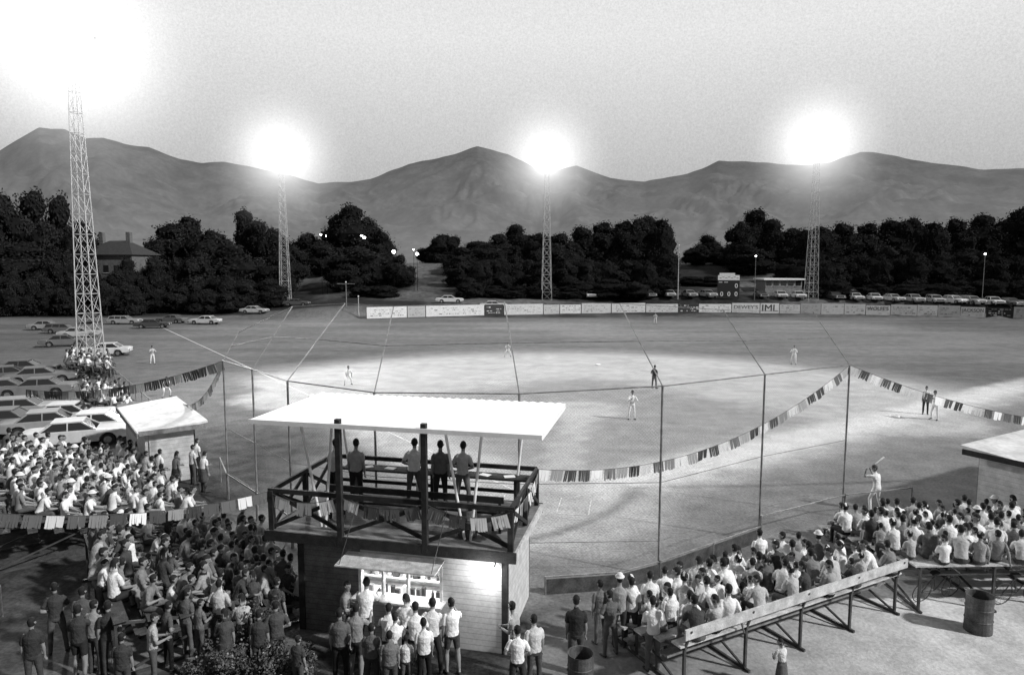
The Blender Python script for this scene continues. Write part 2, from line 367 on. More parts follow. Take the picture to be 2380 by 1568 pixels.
for p in protos: remove_thing(p)
# ------------------------------------------------------------------ light towers
def bloom_mat(Rr,s,c0,c1):
    """lamp bloom painted as a self-glowing volume: gaussian core of width s plus a wide soft tail out to Rr"""
    m=bpy.data.materials.new("bloom_glow"); m.use_nodes=True; nt=m.node_tree; N=nt.nodes; L=nt.links; N.remove(N["Principled BSDF"]); out=N["Material Output"]
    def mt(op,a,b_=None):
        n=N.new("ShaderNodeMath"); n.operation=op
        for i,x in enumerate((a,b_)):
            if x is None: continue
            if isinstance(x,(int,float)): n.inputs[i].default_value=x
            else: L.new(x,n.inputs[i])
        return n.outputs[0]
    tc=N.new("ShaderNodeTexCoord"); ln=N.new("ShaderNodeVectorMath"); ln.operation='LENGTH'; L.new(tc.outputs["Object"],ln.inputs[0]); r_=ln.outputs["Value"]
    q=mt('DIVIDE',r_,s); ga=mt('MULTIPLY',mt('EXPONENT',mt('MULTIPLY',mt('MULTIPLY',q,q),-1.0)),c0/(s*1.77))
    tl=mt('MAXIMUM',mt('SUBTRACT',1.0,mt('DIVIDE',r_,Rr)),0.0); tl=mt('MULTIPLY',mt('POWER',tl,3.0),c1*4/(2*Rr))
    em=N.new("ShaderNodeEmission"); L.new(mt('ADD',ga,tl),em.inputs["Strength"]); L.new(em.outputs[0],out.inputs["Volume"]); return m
def tower(u,vtop,y,zb,wb,label,Rr,s,c0,c1,P,wt=.33):
    x=(u-1190)/FPX*y*1.0; H=CAMH+(618-vtop)*y/FPX-zb
    top=empty("light_tower",(x,y,zb),math.radians(4),label,"light tower","floodlight towers around the field")
    bm=bmesh.new(); ns_=int(H/1.7); hw=lambda z:(wb/2)*(1-z/H)+wt*(z/H)
    cs=[(-1,-1),(1,-1),(1,1),(-1,1)]
    for c in cs: rod(bm,(c[0]*hw(0),c[1]*hw(0),0),(c[0]*hw(H),c[1]*hw(H),H),.055,.04,6)
    for k in range(ns_):
        z0=H*k/ns_; z1=H*(k+1)/ns_; a=hw(z0); b=hw(z1)
        for i in range(4):
            c=cs[i]; d=cs[(i+1)%4]
            rod(bm,(c[0]*a,c[1]*a,z0),(d[0]*b,d[1]*b,z1),.02,None,4); rod(bm,(d[0]*a,d[1]*a,z0),(c[0]*b,c[1]*b,z1),.02,None,4)
            rod(bm,(c[0]*b,c[1]*b,z1),(d[0]*b,d[1]*b,z1),.03,None,4)
    meshobj("lattice_mast",bm,"galvanised",top)
    bm=bmesh.new()
    for z in(H-.9,H,H+.9): beam(bm,(-2.3,-.5,z),(2.3,-.5,z),.12)
    for xx in(-2.2,0,2.2): beam(bm,(xx,-.5,H-1.1),(xx,-.5,H+1.1),.1)
    meshobj("lamp_rack",bm,"galvanised",top)
    for z in(H-.9,H,H+.9):
        for k in range(6):
            bm=bmesh.new(); bmesh.ops.create_cone(bm,cap_ends=False,segments=14,radius1=.10,radius2=.3,depth=.34,matrix=Matrix.Translation((-2+.8*k,-.8,z))@Matrix.Rotation(math.radians(105),4,'X'))
            r0=bmesh.ops.create_circle(bm,cap_ends=True,segments=14,radius=.28,matrix=Matrix.Translation((-2+.8*k,-.94,z-.04))@Matrix.Rotation(math.radians(105),4,'X'))
            for v in r0['verts']:
                for f in v.link_faces:
                    if len(f.verts)>4: f.material_index=1
            meshobj("floodlight",bm,["dark_steel","lamp_emit"],top)
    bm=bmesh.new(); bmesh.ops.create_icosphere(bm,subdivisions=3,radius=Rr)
    meshobj("painted_bloom",bm,bloom_mat(Rr*.97,s,c0,c1),top,loc=(0,0,H))  # added glowing ball that paints the bloom around the lamp head
    li=bpy.data.lights.new("flood_light","SPOT"); li.energy=P; li.spot_size=math.radians(100); li.spot_blend=.8; li.shadow_soft_size=1.2
    lo=bpy.data.objects.new("flood_beam",li); COL.objects.link(lo); lo.location=(x,y-1.2,zb+H-.2)
    d=V((12,38,0))-lo.location; lo.rotation_euler=d.to_track_quat('-Z','Y').to_euler()
xx,yy=site(203,862,0)
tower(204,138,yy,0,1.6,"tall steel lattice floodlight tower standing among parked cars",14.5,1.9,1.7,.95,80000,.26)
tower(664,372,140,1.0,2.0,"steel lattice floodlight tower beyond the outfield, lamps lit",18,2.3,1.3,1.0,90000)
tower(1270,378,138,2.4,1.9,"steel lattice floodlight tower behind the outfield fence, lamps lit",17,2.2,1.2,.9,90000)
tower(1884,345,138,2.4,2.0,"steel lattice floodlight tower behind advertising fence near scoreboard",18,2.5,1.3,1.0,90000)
# ------------------------------------------------------------------ outfield signs
def text_mesh(s,h,name="lettering",off=.012):
    cu=bpy.data.curves.new(name,'FONT'); cu.body=s; cu.size=h; cu.align_x='CENTER'; cu.align_y='CENTER'; cu.extrude=.01; cu.offset=off*h
    o=bpy.data.objects.new("tmp",cu); COL.objects.link(o); bpy.context.view_layer.update()
    me=bpy.data.meshes.new_from_object(o.evaluated_get(bpy.context.evaluated_depsgraph_get())); bpy.data.objects.remove(o); me.name=name; return me
SG=[(852,945,.78,None),(947,988,.5,None),(990,1125,.8,None),(1127,1170,.05,None),(1172,1262,.7,None),(1264,1300,.6,None),(1302,1350,.78,None),(1352,1420,.65,None),(1422,1500,.72,None),(1502,1576,.68,None),(1578,1623,.05,None),(1625,1700,.82,None),(1702,1766,.78,"DEWEY'S"),(1768,1811,.85,"IML"),(1813,1860,.7,None),(1862,1908,.5,None),(1910,1962,.7,None),(1964,2012,.75,None),(2014,2070,.8,"WOLFE'S"),(2072,2132,.72,None),(2134,2180,.8,None),(2182,2233,.62,None),(2235,2291,.84,"JACKSON"),(2294,2356,.04,None),(2358,2420,.6,None),(2422,2500,.7,None)]
for u0,u1,tn,tx in SG:
    def at(u):
        y=125
        for _ in range(12): y=fence_y((u-1190)/FPX*y)
        return V(((u-1190)/FPX*y,y,0))
    p,q=at(u0),at(u1); Lw=(q-p).length; c=(p+q)/2; rz=math.atan2(q.y-p.y,q.x-p.x)
    H0=1.8 if R.random()<.3 else 2.0
    top=empty("advertising_sign",c,rz,("white" if tn>.5 else "grey" if tn>.2 else "black")+" painted advertising board on the outfield fence"+((" reading "+tx) if tx else ""),"sign","advertising boards along the outfield fence")
    bm=bmesh.new(); box(bm,(0,0,H0/2+.1),(Lw,.06,H0)); o=meshobj("board",bm,"sign_print",top); o.color=(tn,)*3+(1,)
    for k in range(2):
        bm=bmesh.new(); box(bm,((-.45+k*.9)*Lw,.12,1.0),(.1,.14,2.0)); meshobj("fence_post",bm,"grey_wood",top)
    if tx:
        me=text_mesh(tx,1.9 if tx=="IML" else .95,off=.0 if tx=="IML" else .002); me.materials.clear(); me.materials.append(MATS["ink" if tx=="IML" else "ink_faded"])
        o=link(bpy.data.objects.new("lettering",me),top); o.location=(0,-.045,1.3 if tx!="IML" else 1.1); o.rotation_euler=(math.pi/2,0,0)
        wdt=max(v.co.x for v in me.vertices)*2; o.scale=(Lw*.88/wdt,1,1)
    bm=bmesh.new(); rows=[.45] if tx else [.55,.9,1.25,1.6]
    if tx!="IML":
        for z in rows:
            if z>H0: continue
            x=-Lw*.42
            while x<Lw*.4:
                wv=R.uniform(.15,.7); hh=R.choice([.06,.08,.12,.2])
                if R.random()<.55: box(bm,(x+wv/2,-.036,z),(wv*.8,.012,hh))
                x+=wv+.08
        if len(bm.verts): meshobj("printed_line",bm,"ink_grey" if tn>.2 else "white_paint",top)
        else: bm.free()
# ------------------------------------------------------------------ scoreboard, poles, buildings
x,y=(1692-1190)/FPX*139,139; z=T(x,y)
top=empty("scoreboard",(x,y,z),math.radians(-8),"dark wooden scoreboard with white numerals behind the outfield fence","scoreboard")
bm=bmesh.new(); box(bm,(0,0,1.9),(4.3,.15,3.6)); meshobj("board",bm,"ink",top)
bm=bmesh.new(); box(bm,(0,-.02,4.25),(4.2,.12,1.0)); meshobj("header_panel",bm,"white_paint",top)
bm=bmesh.new(); box(bm,(-.3,-.02,4.98),(3.0,.12,.44)); meshobj("header_panel",bm,"white_paint",top)
for s in(-1,1):
    bm=bmesh.new(); box(bm,(s*1.9,.2,2),(.2,.2,4)); meshobj("post",bm,"dark_wood",top)
for tx,px,pz,h in(("0",1.5,2.6,1.25),("0",-1.3,.95,1.25),("0",.1,.95,1.25),("0",1.5,.95,1.25)):
    me=text_mesh(tx,h,"numeral"); me.materials.clear(); me.materials.append(MATS["white_paint"]); o=link(bpy.data.objects.new("numeral",me),top); o.location=(px,-.1,pz); o.rotation_euler=(math.pi/2,0,0)
bm=bmesh.new(); [box(bm,(-1.6+k*.55,-.09,4.2+.2*(k%2)),(.4,.02,.12)) for k in range(7)]; meshobj("printed_line",bm,"ink_grey",top)
bm=bmesh.new(); [box(bm,(-1.6+k*1.1,-.09,3.35),(.7,.02,.12)) for k in range(2)]; meshobj("printed_line",bm,"white_paint",top)
def pole(u,vt,y,label,name="flagpole",lamp=False,arm=0,pm_="pale_wood",pr=.1):
    x=(u-1190)/FPX*y; z=T(x,y); H=CAMH+(618-vt)*y/FPX-z
    t=empty(name,(x,y,z),0,label,"pole" if not lamp else "street lamp")
    bm=bmesh.new(); rod(bm,(0,0,0),(0,0,H),pr,pr*.6); 
    if arm: beam(bm,(-arm,0,H-.3),(arm,0,H-.3),.1)
    meshobj("pole",bm,pm_,t)
    if lamp:
        bm=bmesh.new(); bmesh.ops.create_uvsphere(bm,u_segments=12,v_segments=8,radius=lamp,matrix=Matrix.Translation((0,0,H))); meshobj("lamp_globe",bm,"globe_emit",t,True)
        bm=bmesh.new(); bmesh.ops.create_cone(bm,cap_ends=True,segments=12,radius1=lamp*1.5,radius2=.05,depth=.2,matrix=Matrix.Translation((0,0,H+lamp))); meshobj("lamp_hood",bm,"dark_steel",t)
    else:
        bm=bmesh.new(); bmesh.ops.create_uvsphere(bm,u_segments=8,v_segments=6,radius=.14,matrix=Matrix.Translation((0,0,H))); meshobj("finial",bm,"white_paint",t)
pole(1575,570,139,"tall white flagpole behind the outfield fence")
for u,v,y,r_ in((750,546,150,.2),(762,549,150,.14),(850,553,146,.28),(843,548,146,.18),(917,585,140,.34),(971,590,150,.32),(963,580,150,.16)):
    pole(u,v,y,"distant lit street lamp among the trees","street_lamp",r_,0,"foliage_inner",.05)
for u,v,y in((1753,595,138),(2282,590,134)):
    pole(u,v,y,"slender pole with small lamp beside the outfield road","street_lamp",.16,0,"grey_wood",.07)
pole(805,655,124,"wooden utility pole with crossarm by the outfield","utility_pole",0,1.6,"grey_wood")
pole(833,688,122,"short post by the end of the outfield fence","marker_post")
def house(u,y,W,D,Hh,rh,label,m,rz=.1,flat=False):
    x=(u-1190)/FPX*y; z=T(x,y); t=empty("house",(x,y,z),rz,label,"house")
    bm=bmesh.new(); box(bm,(0,0,Hh/2-.5),(W,D,Hh+1)); meshobj("wall",bm,m,t)
    bm=bmesh.new()
    if flat: box(bm,(0,0,Hh+.2),(W+1,D+1,.3))
    else:
        a=[bm.verts.new(c) for c in((-W/2-.5,-D/2-.5,Hh),(W/2+.5,-D/2-.5,Hh),(W/2+.5,D/2+.5,Hh),(-W/2-.5,D/2+.5,Hh),(-W/2+D*.4,0,Hh+rh),(W/2-D*.4,0,Hh+rh))]
        for f in((0,1,5,4),(1,2,5),(2,3,4,5),(3,0,4),(3,2,1,0)): bm.faces.new([a[i] for i in f])
    r_=meshobj("roof",bm,"roof_tile" if not flat else "white_paint",t)
    if not flat:
        for xx in(-W*.33,W*.2):
            bm=bmesh.new(); box(bm,(xx,0,Hh+rh*.9),(.9,.9,rh+1.2)); meshobj("chimney",bm,"brick",r_)
    n_=5 if W>7 else 3
    for s in range(1 if flat else 2):
        for k in range(n_):
            bm=bmesh.new(); zz=1.7+s*3.2+(3 if not flat else 0)*.8; xx=-W/2+W*(k+.5)/n_
            box(bm,(xx,-D/2-.02,zz),(1.1,.06,1.5)); wd=meshobj("window",bm,"glass_dark",t)
            bm=bmesh.new(); box(bm,(xx,-D/2-.05,zz-.82),(1.4,.14,.12)); meshobj("sill",bm,"pale_wood",wd)
house(285,147,11.5,9,10.2,3.0,"two-storey brick house with hipped roof and chimneys behind trees","brick",-.1)
house(1808,150,8.0,5,2.2,0,"low pale flat-roofed shed among the trees behind the scoreboard","grey_wood",.05,True)
# ------------------------------------------------------------------ cars
def apply_bevel(o,wd,seg=2,ang=40):
    md=o.modifiers.new("b","BEVEL"); md.width=wd; md.segments=seg; md.limit_method='ANGLE'; md.angle_limit=math.radians(ang)
    bpy.context.view_layer.update(); me=bpy.data.meshes.new_from_object(o.evaluated_get(bpy.context.evaluated_depsgraph_get())); o.modifiers.clear(); o.data=me
def make_car(wagon=False):
    t=empty("parked_car",(0,0,0))
    ol=[(-2.6,.42),(-2.66,.7),(-2.6,.9),(-2.3,.95),(-1.2,.97),(.9,.96),(2.3,.9),(2.6,.8),(2.66,.6),(2.6,.42),(2.05,.34)]
    for k in range(1,9): a=math.pi*k/9; ol.append((1.62+.42*math.cos(a),.34+.40*math.sin(a)))
    ol+=[(1.2,.28),(-1.08,.28)]
    for k in range(1,9): a=math.pi*k/9; ol.append((-1.5+.42*math.cos(a),.34+.40*math.sin(a)))
    ol.append((-1.95,.34))
    bm=bmesh.new(); vv=[bm.verts.new((x,-.95,z)) for x,z in ol]; f=bm.faces.new(vv); r_=bmesh.ops.extrude_face_region(bm,geom=[f])
    for v in r_['geom']:
        if isinstance(v,bmesh.types.BMVert): v.co.y=.95
    for v in bm.verts:
        if v.co.z>.85: v.co.y*=.93
        if abs(v.co.x)>2.5: v.co.y*=.94
    bmesh.ops.recalc_face_normals(bm,faces=bm.faces[:]); bmesh.ops.triangulate(bm,faces=[f for f in bm.faces if len(f.verts)>4])
    b=meshobj("body",bm,"car_paint",t,True); apply_bevel(b,.05)
    b.data.polygons.foreach_set("use_smooth",[False]*len(b.data.polygons))
    xb0,xb1,xt0,xt1=(-2.4,1.0,-2.2,.4) if wagon else (-1.65,1.05,-1.05,.38)
    bm=bmesh.new(); q=[(xb0,-.84,.95),(xb1,-.84,.95),(xb1,.84,.95),(xb0,.84,.95),(xt0,-.68,1.38),(xt1,-.68,1.38),(xt1,.68,1.38),(xt0,.68,1.38)]
    a=[bm.verts.new(c) for c in q]
    for f in((0,1,5,4),(1,2,6,5),(2,3,7,6),(3,0,4,7),(4,5,6,7)): bm.faces.new([a[i] for i in f])
    meshobj("window",bm,"glass_dark",t)
    bm=bmesh.new(); box(bm,((xt0+xt1)/2,0,1.41),(xt1-xt0+.12,1.42,.07))
    bmesh.ops.bevel(bm,geom=bm.edges[:],offset=.03,segments=2)
    for i in range(4): beam(bm,V(q[i]),V(q[i+4]),.07)
    for xx in((-.3,),(-.3,-1.3))[wagon]:
        for s in(-1,1): beam(bm,(xx,s*.845,.95),(xx,s*.69,1.38),.06)
    meshobj("roof",bm,"car_paint",t)
    for xx in(1.62,-1.5):
        for s in(-1,1):
            bm=bmesh.new(); bmesh.ops.create_cone(bm,cap_ends=True,segments=20,radius1=.34,radius2=.34,depth=.2,matrix=Matrix.Rotation(math.pi/2,4,'X'))
            bmesh.ops.bevel(bm,geom=[e for e in bm.edges if e.calc_face_angle(0)>1],offset=.04,segments=2)
            wl=meshobj("wheel",bm,"rubber",t,loc=(xx,s*.85,.34))
            bm=bmesh.new(); bmesh.ops.create_cone(bm,cap_ends=True,segments=16,radius1=.2,radius2=.2,depth=.03,matrix=Matrix.Translation((0,s*.105,0))@Matrix.Rotation(math.pi/2,4,'X')); meshobj("hubcap",bm,"chrome",wl)
    for xx in(2.7,-2.7):
        bm=bmesh.new(); box(bm,(xx,0,.47),(.1,1.86,.14)); bmesh.ops.bevel(bm,geom=bm.edges[:],offset=.03,segments=2); meshobj("bumper",bm,"chrome",t)
    bm=bmesh.new(); box(bm,(2.66,0,.68),(.04,1.1,.14)); meshobj("grille",bm,"dark_steel",t)
    for s in(-1,1):
        bm=bmesh.new(); bmesh.ops.create_cone(bm,cap_ends=True,segments=14,radius1=.09,radius2=.09,depth=.06,matrix=Matrix.Translation((2.66,s*.7,.68))@Matrix.Rotation(math.pi/2,4,'Y')); meshobj("headlight",bm,"lamp_glass",t)
        bm=bmesh.new(); box(bm,(-2.66,s*.74,.68),(.04,.26,.12)); meshobj("tail_light",bm,"dark_steel",t)
    return t
SED=make_car(); WAG=make_car(True)
def car(x,y,rz,tone,label,grp,wag=False,sc_=1.0):
    o=copy_thing(WAG if wag else SED,(x,y,T(x,y)),rz,sc_,tone); tag(o,label,"car",grp)
tn_name=lambda t:"white" if t>.45 else "pale grey" if t>.2 else "dark"
u=1372
while u<2480:
    y=132.5; xq=(u-1190)/FPX*y; y=fence_y(xq)+6.5; xq=(u-1190)/FPX*y
    if not(1655<u<1730 or 1870<u<1905):
        tn=R.choice([.6,.65,.4,.25,.1,.05,.3]); car(xq,y,math.radians(-90+R.uniform(-14,14)),tn,tn_name(tn)+" sixties sedan parked nose-in behind the outfield fence","cars parked behind the outfield fence",R.random()<.25,R.uniform(.97,1.08))
    u+=R.uniform(38,52)
for u,tn in((1045,.6),(1147,.65)):
    car((u-1190)/FPX*132,132,math.radians(3),tn,"white sixties sedan parked side-on behind the fence","cars parked behind the outfield fence")
for u,v,tn,rz,wg in((290,753,.3,0,1),(355,762,.05,15,0),(400,750,.12,170,0),(478,753,.55,178,0),(592,738,.45,0,0),(560,714,.2,0,0),(690,728,.08,5,0),(215,750,.15,100,0),(640,722,.12,0,0),
        (110,766,.25,10,0),(150,774,.12,8,1),(185,784,.35,20,0),(245,826,.55,200,0),(150,804,.12,20,0),(60,872,.08,25,0),(95,890,.16,30,0),(20,888,.10,30,0),(10,922,.16,28,0),(85,920,.16,200,0),
        (55,972,.25,25,1),(20,1002,.12,25,1),(165,987,.5,22,0),(235,1010,.55,20,0),(120,1007,.25,24,0),(180,1032,.5,22,0),(-30,975,.2,25,0)):
    x,y=site(u,v,0); car(x,y,math.radians(rz+R.uniform(-8,8)),tn,tn_name(tn)+" sixties "+("station wagon" if wg else "sedan")+" parked on grass beside the field","cars parked on grass beside the field",bool(wg),.93)
remove_thing(SED); remove_thing(WAG)
# ------------------------------------------------------------------ people
def loft(bm,pts,rads,xax=(1,0,0),n=12):
    pts=[V(p) for p in pts]; xa=V(xax); rings=[]
    for i,p in enumerate(pts):
        t=(pts[min(i+1,len(pts)-1)]-pts[max(i-1,0)]).normalized()
        x=xa-t*xa.dot(t)
        if x.length<.1: x=V((0,1,0))-t*t.y
        x.normalize(); y=t.cross(x); r_=rads[i]; a,b=(r_ if isinstance(r_,tuple) else (r_,r_))
        rings.append([bm.verts.new(p+x*a*math.cos(2*math.pi*k/n)+y*b*math.sin(2*math.pi*k/n)) for k in range(n)])
    for A,B in zip(rings,rings[1:]):
        for k in range(n): bm.faces.new((A[k],A[(k+1)%n],B[(k+1)%n],B[k]))
    def cap(ring,p,d,flip):
        c=bm.verts.new(p+d)
        for k in range(n):
            f=(ring[k],ring[(k+1)%n],c); bm.faces.new(f if flip else f[::-1])
    r0=rads[0]; r1=rads[-1]; m0=(min(r0) if isinstance(r0,tuple) else r0)*.5; m1=(min(r1) if isinstance(r1,tuple) else r1)*.5
    cap(rings[0],pts[0],(pts[0]-pts[1]).normalized()*m0,False); cap(rings[-1],pts[-1],(pts[-1]-pts[-2]).normalized()*m1,True)
def segd(p,a,b):
    ab=b-a; t=max(0,min(1,(p-a).dot(ab)/max(ab.dot(ab),1e-9))); return (p-(a+ab*t)).length,t
def person_mesh(name,pitch=5,arms=None,legs=None,yaw=0,hp=0,hair='short',seated=False,hat=False,female=False,shorts=False,long_sleeve=False):
    bm=bmesh.new(); segs=[]
    p=math.radians(pitch); a=V((0,math.sin(p),math.cos(p))); fw=V((0,math.cos(p),-math.sin(p)))
    Hc=V((0,0,0)) if not seated else V((0,0,.11))
    W=.92 if female else 1.0
    S=[(-.09,.12,.10,1),(-.03,.165,.125,1),(.0,.172,.128,0),(.10,.155,.115,0),(.22,.152,.112,0),(.33,.172,.125,0),(.42,.185,.118,0),(.475,.165,.095,0),(.52,.10,.07,0),(.55,.062,.058,0)]
    P=[Hc+a*s+fw*(-.02*math.sin(max(0,s)*5)) for s,_,_,_ in S]
    loft(bm,P,[(x*W,y) for _,x,y,_ in S],n=18)
    for i in range(len(S)-1): segs.append((P[i],P[i+1],.14,S[i][3]))
    h_=p*.35+math.radians(hp); yw=math.radians(yaw)
    hu=V((0,math.sin(h_),math.cos(h_))); hf0=V((0,math.cos(h_),-math.sin(h_)))
    q=Matrix.Rotation(yw,3,hu); hf=q@hf0; hr=hf.cross(hu)
    n0=Hc+a*.50; n1=Hc+a*.60+hf0*.01; loft(bm,[n0,n1,n1+hu*.06],[.056,.052,.05]); segs.append((n0+a*.045,n1+hu*.03,.055,2))
    hc=n1+hu*.125+hf*.018
    HS=[(-.12,.026,.03,.035),(-.10,.044,.05,.026),(-.06,.062,.075,.01),(-.01,.071,.09,.003),(.04,.074,.096,-.003),(.08,.062,.082,-.004),(.112,.034,.05,-.002)]
    loft(bm,[hc+hu*s+hf*o for s,_,_,o in HS],[(x,y) for _,x,y,_ in HS],xax=hr,n=16)
    loft(bm,[hc+hf*.085+hu*.015,hc+hf*.108-hu*.022,hc+hf*.085-hu*.03],[.008,.014,.012],n=8)
    for s in(-1,1): loft(bm,[hc+hr*s*.072-hu*.03-hf*.005,hc+hr*s*.084+hu*.0,hc+hr*s*.08+hu*.025],[.01,.014,.01],n=8)
    HH=[(-.055,.055,.055,-.045),(-.01,.070,.075,-.03),(.04,.083,.096,-.014),(.085,.072,.088,-.01),(.122,.042,.055,-.008)]
    loft(bm,[hc+hu*s+hf*o for s,_,_,o in HH],[(x,y) for _,x,y,_ in HH],xax=hr,n=16)
    if hair=='long':
        loft(bm,[hc+hu*.06-hf*.05,hc-hf*.075-hu*.03,hc-hf*.085-hu*.12,hc-hf*.07-hu*.2],[(.075,.05),(.088,.05),(.09,.045),(.06,.03)],xax=hr,n=14); 
        segs.append((hc-hf*.075-hu*.03,hc-hf*.07-hu*.19,.055,3))
    if hair=='puff':
        loft(bm,[hc+hu*.13-hf*.03,hc+hu*.07-hf*.03,hc-hf*.04,hc-hf*.05-hu*.06],[(.05,.06),(.095,.105),(.10,.10),(.07,.06)],xax=hr,n=14)
    if hat:
        loft(bm,[hc+hu*.145,hc+hu*.12,hc+hu*.062],[(.06,.07),(.078,.098),(.084,.104)],xax=hr,n=16)
        if hat=='cap': loft(bm,[hc+hf*.07+hu*.06,hc+hf*.13+hu*.052,hc+hf*.165+hu*.04],[(.07,.01),(.065,.01),(.045,.009)],xax=hr,n=12)
        else: loft(bm,[hc+hu*.070,hc+hu*.06],[(.12,.14),(.125,.145)],xax=hr,n=18)
    arms=arms or [((-.12,-.02,-1),(-.02,.25,-1)),((.12,-.02,-1),(.02,.25,-1))]
    hands=[]
    for s,(ud,fd) in zip((-1,1),arms):
        sh=Hc+a*.455+V((s*.172*W,0,0)); ud=V(ud).normalized(); fd=V(fd).normalized()
        e=sh+ud*.285; wr=e+fd*.25
        sl=sh+ud*.18
        loft(bm,[sh-ud*.03+V((-s*.03,0,0)),sh+ud*.04,sl,sl+ud*.012],[.052,.062,.06,.058] if not long_sleeve else [.052,.06,.055,.052])
        if long_sleeve:
            loft(bm,[sl,e,wr],[.052,.048,.034]); segs.append((sh,e,.055,0)); segs.append((e,wr-fd*.01,.045,0))
        else:
            loft(bm,[sh,sl,e],[.05,.045,.04]); loft(bm,[e-fd*.01,e+fd*.07,wr],[.04,.043,.027])
            segs.append((sh,sl,.062,0)); segs.append((sl+ud*.02,e,.045,2)); segs.append((e,wr,.04,2))
        side=fd.cross(V((s,0,0)));  side=side.normalized() if side.length>.2 else V((0,1,0))
        side=side-fd*side.dot(fd); side.normalize(); nn=fd.cross(side)*s
        pe=wr+fd*.09; loft(bm,[wr,wr+fd*.03,pe],[(.024,.018),(.036,.017),(.042,.015)],xax=side,n=10)
        for k,(of,ln) in enumerate(((-.033,.062),(-.011,.075),(.011,.08),(.033,.07))):
            b0=pe+side*of-fd*.015; b1=b0+(fd*.9-nn*.25).normalized()*ln*.6; b2=b1+(fd*.6-nn*.75).normalized()*ln*.45
            loft(bm,[b0,b1,b2],[.0098,.0092,.008],n=6)
        b0=wr+fd*.03+side*.03; b1=b0+(fd*.6+side*.8).normalized()*.04; loft(bm,[b0,b1,b1+(fd*.9+side*.2-nn*.3).normalized()*.035],[.012,.011,.009],n=6)
        segs.append((wr+fd*.01,pe+fd*.06,.045,2)); hands.append(pe)
    legs=legs or ([((-.12,1,-.02),(-.02,.12,-1)),((.12,1,-.02),(.02,.12,-1))] if seated else [((-.06,0.02,-1),(-.02,-.02,-1)),((.06,.02,-1),(.02,-.02,-1))])
    low=9; lab=2 if shorts else 1
    for s,(td,sd) in zip((-1,1),legs):
        hj=Hc+V((s*.09*W,0,-.03 if not seated else -.02)); td=V(td).normalized(); sd=V(sd).normalized()
        kn=hj+td*.43; an=kn+sd*.41
        loft(bm,[hj-td*.03,hj+td*.1,hj+td*.3,kn],[.092,.092,.072,.062]); loft(bm,[kn-sd*.01,kn+sd*.12,kn+sd*.3,an],[.06,.062,.052 if not shorts else .042,.05 if not shorts else .034])
        segs.append((hj,hj+td*.26,.09,1)); segs.append((hj+td*.27,kn,.07,lab)); segs.append((kn,an-sd*.02,.055,lab))
        ff=V((td.x*.3+s*.15,1,0)).normalized()
        loft(bm,[an-ff*.05-V((0,0,.035)),an+ff*.03-V((0,0,.03)),an+ff*.11-V((0,0,.05)),an+ff*.19-V((0,0,.06))],[(.034,.04),(.04,.045),(.045,.03),(.036,.02)]); segs.append((an-ff*.05-V((0,0,.05)),an+ff*.19-V((0,0,.06)),.045,4))
        low=min(low,an.z-.082)
    if female and not seated:
        loft(bm,[Hc+V((0,0,.02)),Hc+V((0,0,-.2)),Hc+V((0,0,-.45))],[(.165,.13),(.19,.16),(.22,.19)],n=18); segs.append((Hc,Hc-V((0,0,.44)),.2,1))
    bmesh.ops.recalc_face_normals(bm,faces=bm.faces[:])
    me=bpy.data.meshes.new("tmp"); bm.to_mesh(me); bm.free(); o=bpy.data.objects.new("tmp",me); COL.objects.link(o)
    md=o.modifiers.new("r","REMESH"); md.mode='VOXEL'; md.voxel_size=.0095
    m2=o.modifiers.new("s","SMOOTH"); m2.factor=.5; m2.iterations=3
    m3=o.modifiers.new("d","DECIMATE"); m3.ratio=.22
    bpy.context.view_layer.update(); out=bpy.data.meshes.new_from_object(o.evaluated_get(bpy.context.evaluated_depsgraph_get())); bpy.data.objects.remove(o)
    out.name=name
    if not seated: out.transform(Matrix.Translation((0,0,-low)))
    off=V((0,0,0)) if seated else V((0,0,low))
    out.materials.clear()
    for k in("shirt","trousers","skin","hair","shoe","hat_cloth"): out.materials.append(MATS[k])
    mi=[]
    for f in out.polygons:
        c=f.center+off; l=c-hc; lx,ly,lz=l.dot(hr),l.dot(hf),l.dot(hu)
        if abs(lx)<.12 and -.125<lz<.2 and l.length<.2 and (hat or l.length<.15):
            if hat and lz>.052: k=5
            elif lz>.062 or (ly<.012 and lz>-.065 and not(abs(lx)>.07 and lz<.03)): k=3
            elif ly<.0 and lz<-.065: k=2
            elif ly>.05 and abs(lz-.012)<.008 and .018<abs(lx)<.045: k=3
            elif ly>.06 and abs(lz+.062)<.005 and abs(lx)<.025: k=3
            else: k=2
        else:
            best=9;k=0
            for A,B,r_,lb in segs:
                d,_=segd(c,A,B); d/=r_
                if d<best: best=d;k=lb
            if hat and hat!='cap' and l.length<.2 and lz>.04: k=5
        mi.append(k)
    out.polygons.foreach_set("material_index",mi); out.polygons.foreach_set("use_smooth",[True]*len(mi))
    out["hands"]=[list(h-off) for h in hands]
    return out
knee=[((-.25,.45,-1),(.35,1,-.15)),((.25,.45,-1),(-.35,1,-.15))]
lap=[((-.15,.3,-1),(.3,1,-.35)),((.15,.3,-1),(-.3,1,-.35))]
wide=[((-.35,1,.02),(-.05,-.05,-1)),((.3,1,0),(.05,.25,-1))]
